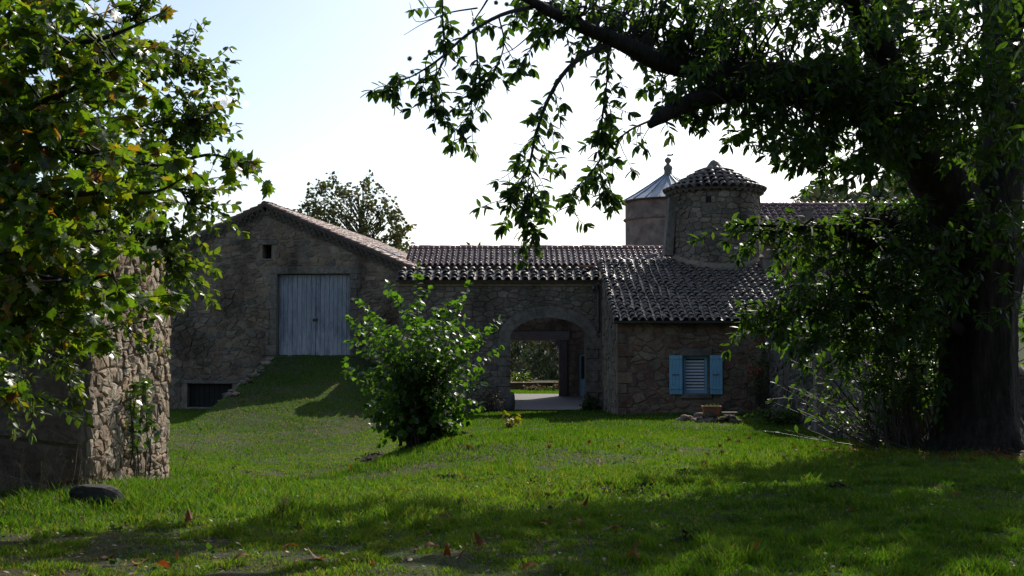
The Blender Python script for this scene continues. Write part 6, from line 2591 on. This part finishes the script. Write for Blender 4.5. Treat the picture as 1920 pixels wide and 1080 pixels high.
# broad leaved weeds low in the grass, and litter under the chestnut
for nm, n, yr, sz, mt_, pr, foot in (('ground_weeds', 1100, (6.2, 24), .045, M_weed, leaf_ovate(.42), False), ('chestnut_litter', 900, (16.5, 22), .1, M_dead, leaf_ovate(.2), True)):
    if foot:
        a_, r_ = rg_.uniform(0, 6.28, n), rg_.uniform(.9, 3.2, n)
        x, y = tb[0] + r_ * np.cos(a_) - .4, tb[1] + r_ * np.sin(a_) * .8 - .3
        k_ = free(x, y)
        x, y = x[k_], y[k_]
    else:
        y = np.sqrt(rg_.uniform(yr[0] ** 2, yr[1] ** 2, n))
        x = rg_.uniform(-.5, .5, n) * y
        k_ = free(x, y) & (vnoise(x, y, 1.3, 31) > .5)
        x, y = np.repeat(x[k_], 6), np.repeat(y[k_], 6)
        x, y = x + rg_.normal(0, .035, len(x)), y + rg_.normal(0, .035, len(x))
    m_ = len(x)
    Pl = np.stack([x, y, ground_z(x, y) + rg_.uniform(.015, .05, m_)], -1)
    Dl = rg_.normal(0, 1, (m_, 3)) * np.array([1, 1, .25 if foot else .15]) + np.array([0, 0, 0 if foot else .35])
    Rm = leaf_frames(Dl, rg_, (0, 0, 1), .4)
    V = np.einsum('nij,vj->nvi', Rm, pr[0]) * (sz * rg_.uniform(.6, 1.4, m_))[:, None, None] + Pl[:, None, :]
    T = pr[1][None] + (np.arange(m_) * len(pr[0]))[:, None, None]
    stuff(put(nm, np_mesh(nm, V.reshape(-1, 3), T.reshape(-1, 3), mt_)))

# ------------------------------------------------------------------ fallen leaves, burrs, molehills, stalks
dv, df = leaf_chestnut()
dv = dv.copy()
dv[:, 2] += .16 * np.sin(dv[:, 1] * 4) + .5 * dv[:, 0] ** 2
dead = [np_mesh('fallen_leaf', dv * np.array([1, 1, sgn]), df, M_dead, True) for sgn in (1, -1.3)]
spots = [(1090, 998), (1145, 1002), (780, 1033), (795, 1040), (612, 1051), (1805, 935), (1400, 1045), (370, 977), (350, 990), (800, 942), (775, 930), (740, 935), (770, 965), (850, 972), (920, 906), (760, 890), (655, 885), (310, 1066), (290, 1075), (1008, 990), (1010, 992), (905, 1030), (1205, 1050), (845, 1045), (838, 1050), (880, 900), (1255, 943), (1610, 955), (1270, 852), (1120, 870), (1115, 880), (470, 1060), (245, 1060), (190, 1050), (100, 1000), (700, 1062), (560, 1040), (1010, 1078), (1085, 952), (822, 895), (1195, 1060), (1345, 1000)]
for (px, py) in spots:
    p = on_ground(px, py)
    o = put('fallen_leaf', dead[R.randrange(2)], None, p + Vector((0, 0, .045)), Matrix.Rotation(R.uniform(0, 6.28), 3, 'Z') @ Matrix.Rotation(R.uniform(-.5, .5), 3, 'X') @ Matrix.Rotation(R.uniform(-.5, .5), 3, 'Y'), scale=(R.uniform(.12, .17),) * 3)
    zone = 'at the bottom left corner' if px < 420 and py > 985 else 'in the shade band below the outbuilding' if px < 420 else 'near the bottom edge left of centre' if px < 860 and py > 1020 else 'on sunlit grass below the hazel' if px < 930 and py < 982 else 'below the chestnut trunk' if px > 1500 else 'before the stone heap' if py < 900 else 'in mid lawn' if py < 1015 else 'in the shade near the bottom edge'
    tag(o, 'curled brown leaf ' + zone, 'fallen leaf', 'fallen leaves on the lawn')
bl = burr_mesh(M_burr, 1, 120)
for (px, py) in [(878, 842), (884, 822), (1030, 843), (1160, 842), (1105, 833), (1350, 840), (1327, 857), (1320, 873), (1385, 832), (1367, 829), (1405, 826), (1452, 860), (1468, 864), (1460, 877), (1510, 872), (1597, 876), (1354, 853), (846, 828)]:
    p = on_ground(px, py)
    o = put('chestnut_burr', bl, None, p + Vector((0, 0, .05)), Matrix.Rotation(R.uniform(0, 6), 3, 'X'), scale=(R.uniform(.05, .065),) * 3)
    zone = 'near the hazel foot' if px < 950 else 'before the arch' if px < 1250 else 'toward the side wall' if px > 1430 else 'before the stone heap'
    tag(o, 'spiky chestnut burr on the grass ' + zone, 'chestnut burr', 'chestnut burrs on the lawn')


ORD = ['', 'second ', 'third ', 'fourth ', 'fifth ', 'sixth ', 'seventh ', 'eighth ', 'ninth ', 'tenth ', 'eleventh ', 'twelfth ']
for grp in ('fallen leaves on the lawn', 'chestnut burrs on the lawn'):
    byl = {}
    for o in C.objects:
        if o.get('group') == grp:
            byl.setdefault(o['label'], []).append(o)
    for lb_, os_ in byl.items():
        os_.sort(key=lambda o: to_px(o.location)[0])
        for k, o in enumerate(os_):
            if len(os_) > 1:
                o['label'] = lb_ + ', ' + (ORD[k] + 'from the left' if k else 'leftmost there')


def heap(px, py, sx, sy, sz, label, name='molehill', mat=None):
    p = on_ground(px, py)
    b = MB()
    n, m = 18, 7
    for i in range(m):
        t = i / (m - 1)
        for k in range(n):
            a = 2 * math.pi * k / n
            r = (1 - t) * (1 + R.uniform(-.18, .18))
            b.v.append((p.x + sx * r * math.cos(a), p.y + sy * r * math.sin(a), p.z - .03 + sz * math.sin(t * math.pi / 2) * (1 + R.uniform(-.15, .15))))
    for i in range(m - 1):
        for k in range(n):
            b.f.append((i * n + k, i * n + (k + 1) % n, (i + 1) * n + (k + 1) % n, (i + 1) * n + k))
    for _ in range(40):
        a, r = R.uniform(0, 6.28), math.sqrt(R.random()) * 1.15
        c = Vector((p.x + sx * r * math.cos(a), p.y + sy * r * math.sin(a), p.z + sz * max(0, 1 - r * r)))
        e = R.uniform(.01, .03)
        b.add([c + Vector((R.gauss(0, e), R.gauss(0, e), R.gauss(0, e))) for _ in range(4)], [(0, 1, 2), (0, 2, 3), (0, 3, 1), (1, 3, 2)])
    o = b.obj(name, mat or M_soil, None)
    tag(o, label, 'molehill', 'molehills in the lawn')


heap(1302, 1018, .15, .13, .09, 'dark crumbly molehill in the shaded grass, nearest the camera')
heap(1228, 921, .3, .2, .07, 'wide flat molehill at the edge of the tree shade')
heap(1570, 918, .16, .14, .07, 'small molehill in deep shade left of the chestnut trunk')
heap(845, 898, .14, .12, .05, 'little molehill in the sunlit grass below the hazel bush')
heap(705, 862, .4, .35, .16, 'dark earth mound at the left foot of the hazel bush')
heap(1140, 925, .22, .16, .05, 'low brown earth patch between the lit grass and the shade')

st = thing('dry_weeds', 'tall dry grass stalks and dead weeds at the foot of the left outbuilding', 'weeds', (-5.6, 12.9, gz(-5.6, 12.9)))
sm_ = MB()
for i in range(110):
    x, y = R.uniform(-6.6, -4.7), R.uniform(12.2, 13.1)
    w = wander((x, y, gz(x, y)), (R.gauss(.1, .35), R.gauss(0, .3), 1), R.uniform(.25, .75), 6, R, .06, .15)
    sm_.tube(w, list(np.linspace(.004, .0018, 7)), 3, cap=False)
    if R.random() < .4:
        for k in range(6):
            q = w[-1] - (w[-1] - w[-2]) * (k * .2)
            d = Vector((R.gauss(0, .02), R.gauss(0, .02), .03))
            sm_.tube([q, q + d], [.004, .001], 3, cap=False)
stuff(sm_.obj('stalk', M_straw, st))
for (px, py, ht, lab) in ((335, 895, .75, 'tall leaning dried flower stalk before the sunlit flank'), (390, 940, .45, 'thin upright grass stalk in the tall grass right of the outbuilding'), (430, 945, .4, 'slender grass stalk standing left of the dead twig'), (1010, 965, .2, 'short stiff grass stem at the edge of the shade'), (850, 870, .3, 'slim seed stalk on the bank below the hazel')):
    p = on_ground(px, py)
    t = thing('seed_stalk', lab, 'plant stalk', p)
    b = MB()
    w = wander(p, (R.uniform(.15, .5), 0, 1), ht, 6, R, .02, .1)
    b.tube(w, list(np.linspace(.004, .002, 7)), 4, cap=False)
    b.obj('stem', M_straw, t)
    b = MB()
    for k in range(8):
        d = Vector((R.gauss(0, .02), R.gauss(0, .02), R.uniform(.01, .04)))
        b.tube([w[-1], w[-1] + d], [.003, .004], 3)
    b.obj('seed_head', M_straw, t)
p = on_ground(528, 985)
t = thing('dead_twig', 'upright dead twig with one yellow leaf caught on it in the near grass', 'twig', p)
b = MB()
w = [p, p + Vector((.01, 0, .12)), p + Vector((.02, 0, .22))]
b.tube(w, [.006, .005, .003], 5)
b.tube([w[1], w[1] + Vector((-.06, 0, .1))], [.004, .002], 4)
b.tube([w[1], w[1] + Vector((.08, .02, .09))], [.004, .002], 4)
b.obj('stem', M_twig, t)
mv, mf = leaf_maple()
put('leaf', np_mesh('leaf', mv, mf, M_yellow, True), t, w[2] + Vector((.0, 0, -.01)), Matrix.Rotation(.8, 3, 'Y') @ Matrix.Rotation(.6, 3, 'X'), scale=(.085,) * 3)

# ------------------------------------------------------------------ the small cloud
cb = bmesh.new()
cc = at(430, 193, 1500)
for _ in range(15):
    t = R.uniform(-1, 1)
    bmesh.ops.create_icosphere(cb, subdivisions=3, radius=R.uniform(5, 10) * (1.1 - .6 * abs(t)), matrix=Matrix.Translation((t * 24, R.uniform(-7, 7), R.uniform(-3, 4) * (1 - abs(t)))))
cm_ = bpy.data.meshes.new('cloud')
cb.to_mesh(cm_)
cb.free()
m, nt, out_ = new_mat('cloud vapour')
vp = N(nt, 'VolumePrincipled')
vp.inputs['Color'].default_value = (1, 1, 1, 1)
vp.inputs['Anisotropy'].default_value = .72
L(nt, mapr(nt, noise(nt, .09, 4, .6), .38, .7, 0.0, .3), vp.inputs['Density'])
L(nt, vp.outputs[0], out_.inputs[1])
cm_.materials.append(m)
structure(put('cloud', cm_, None, cc))
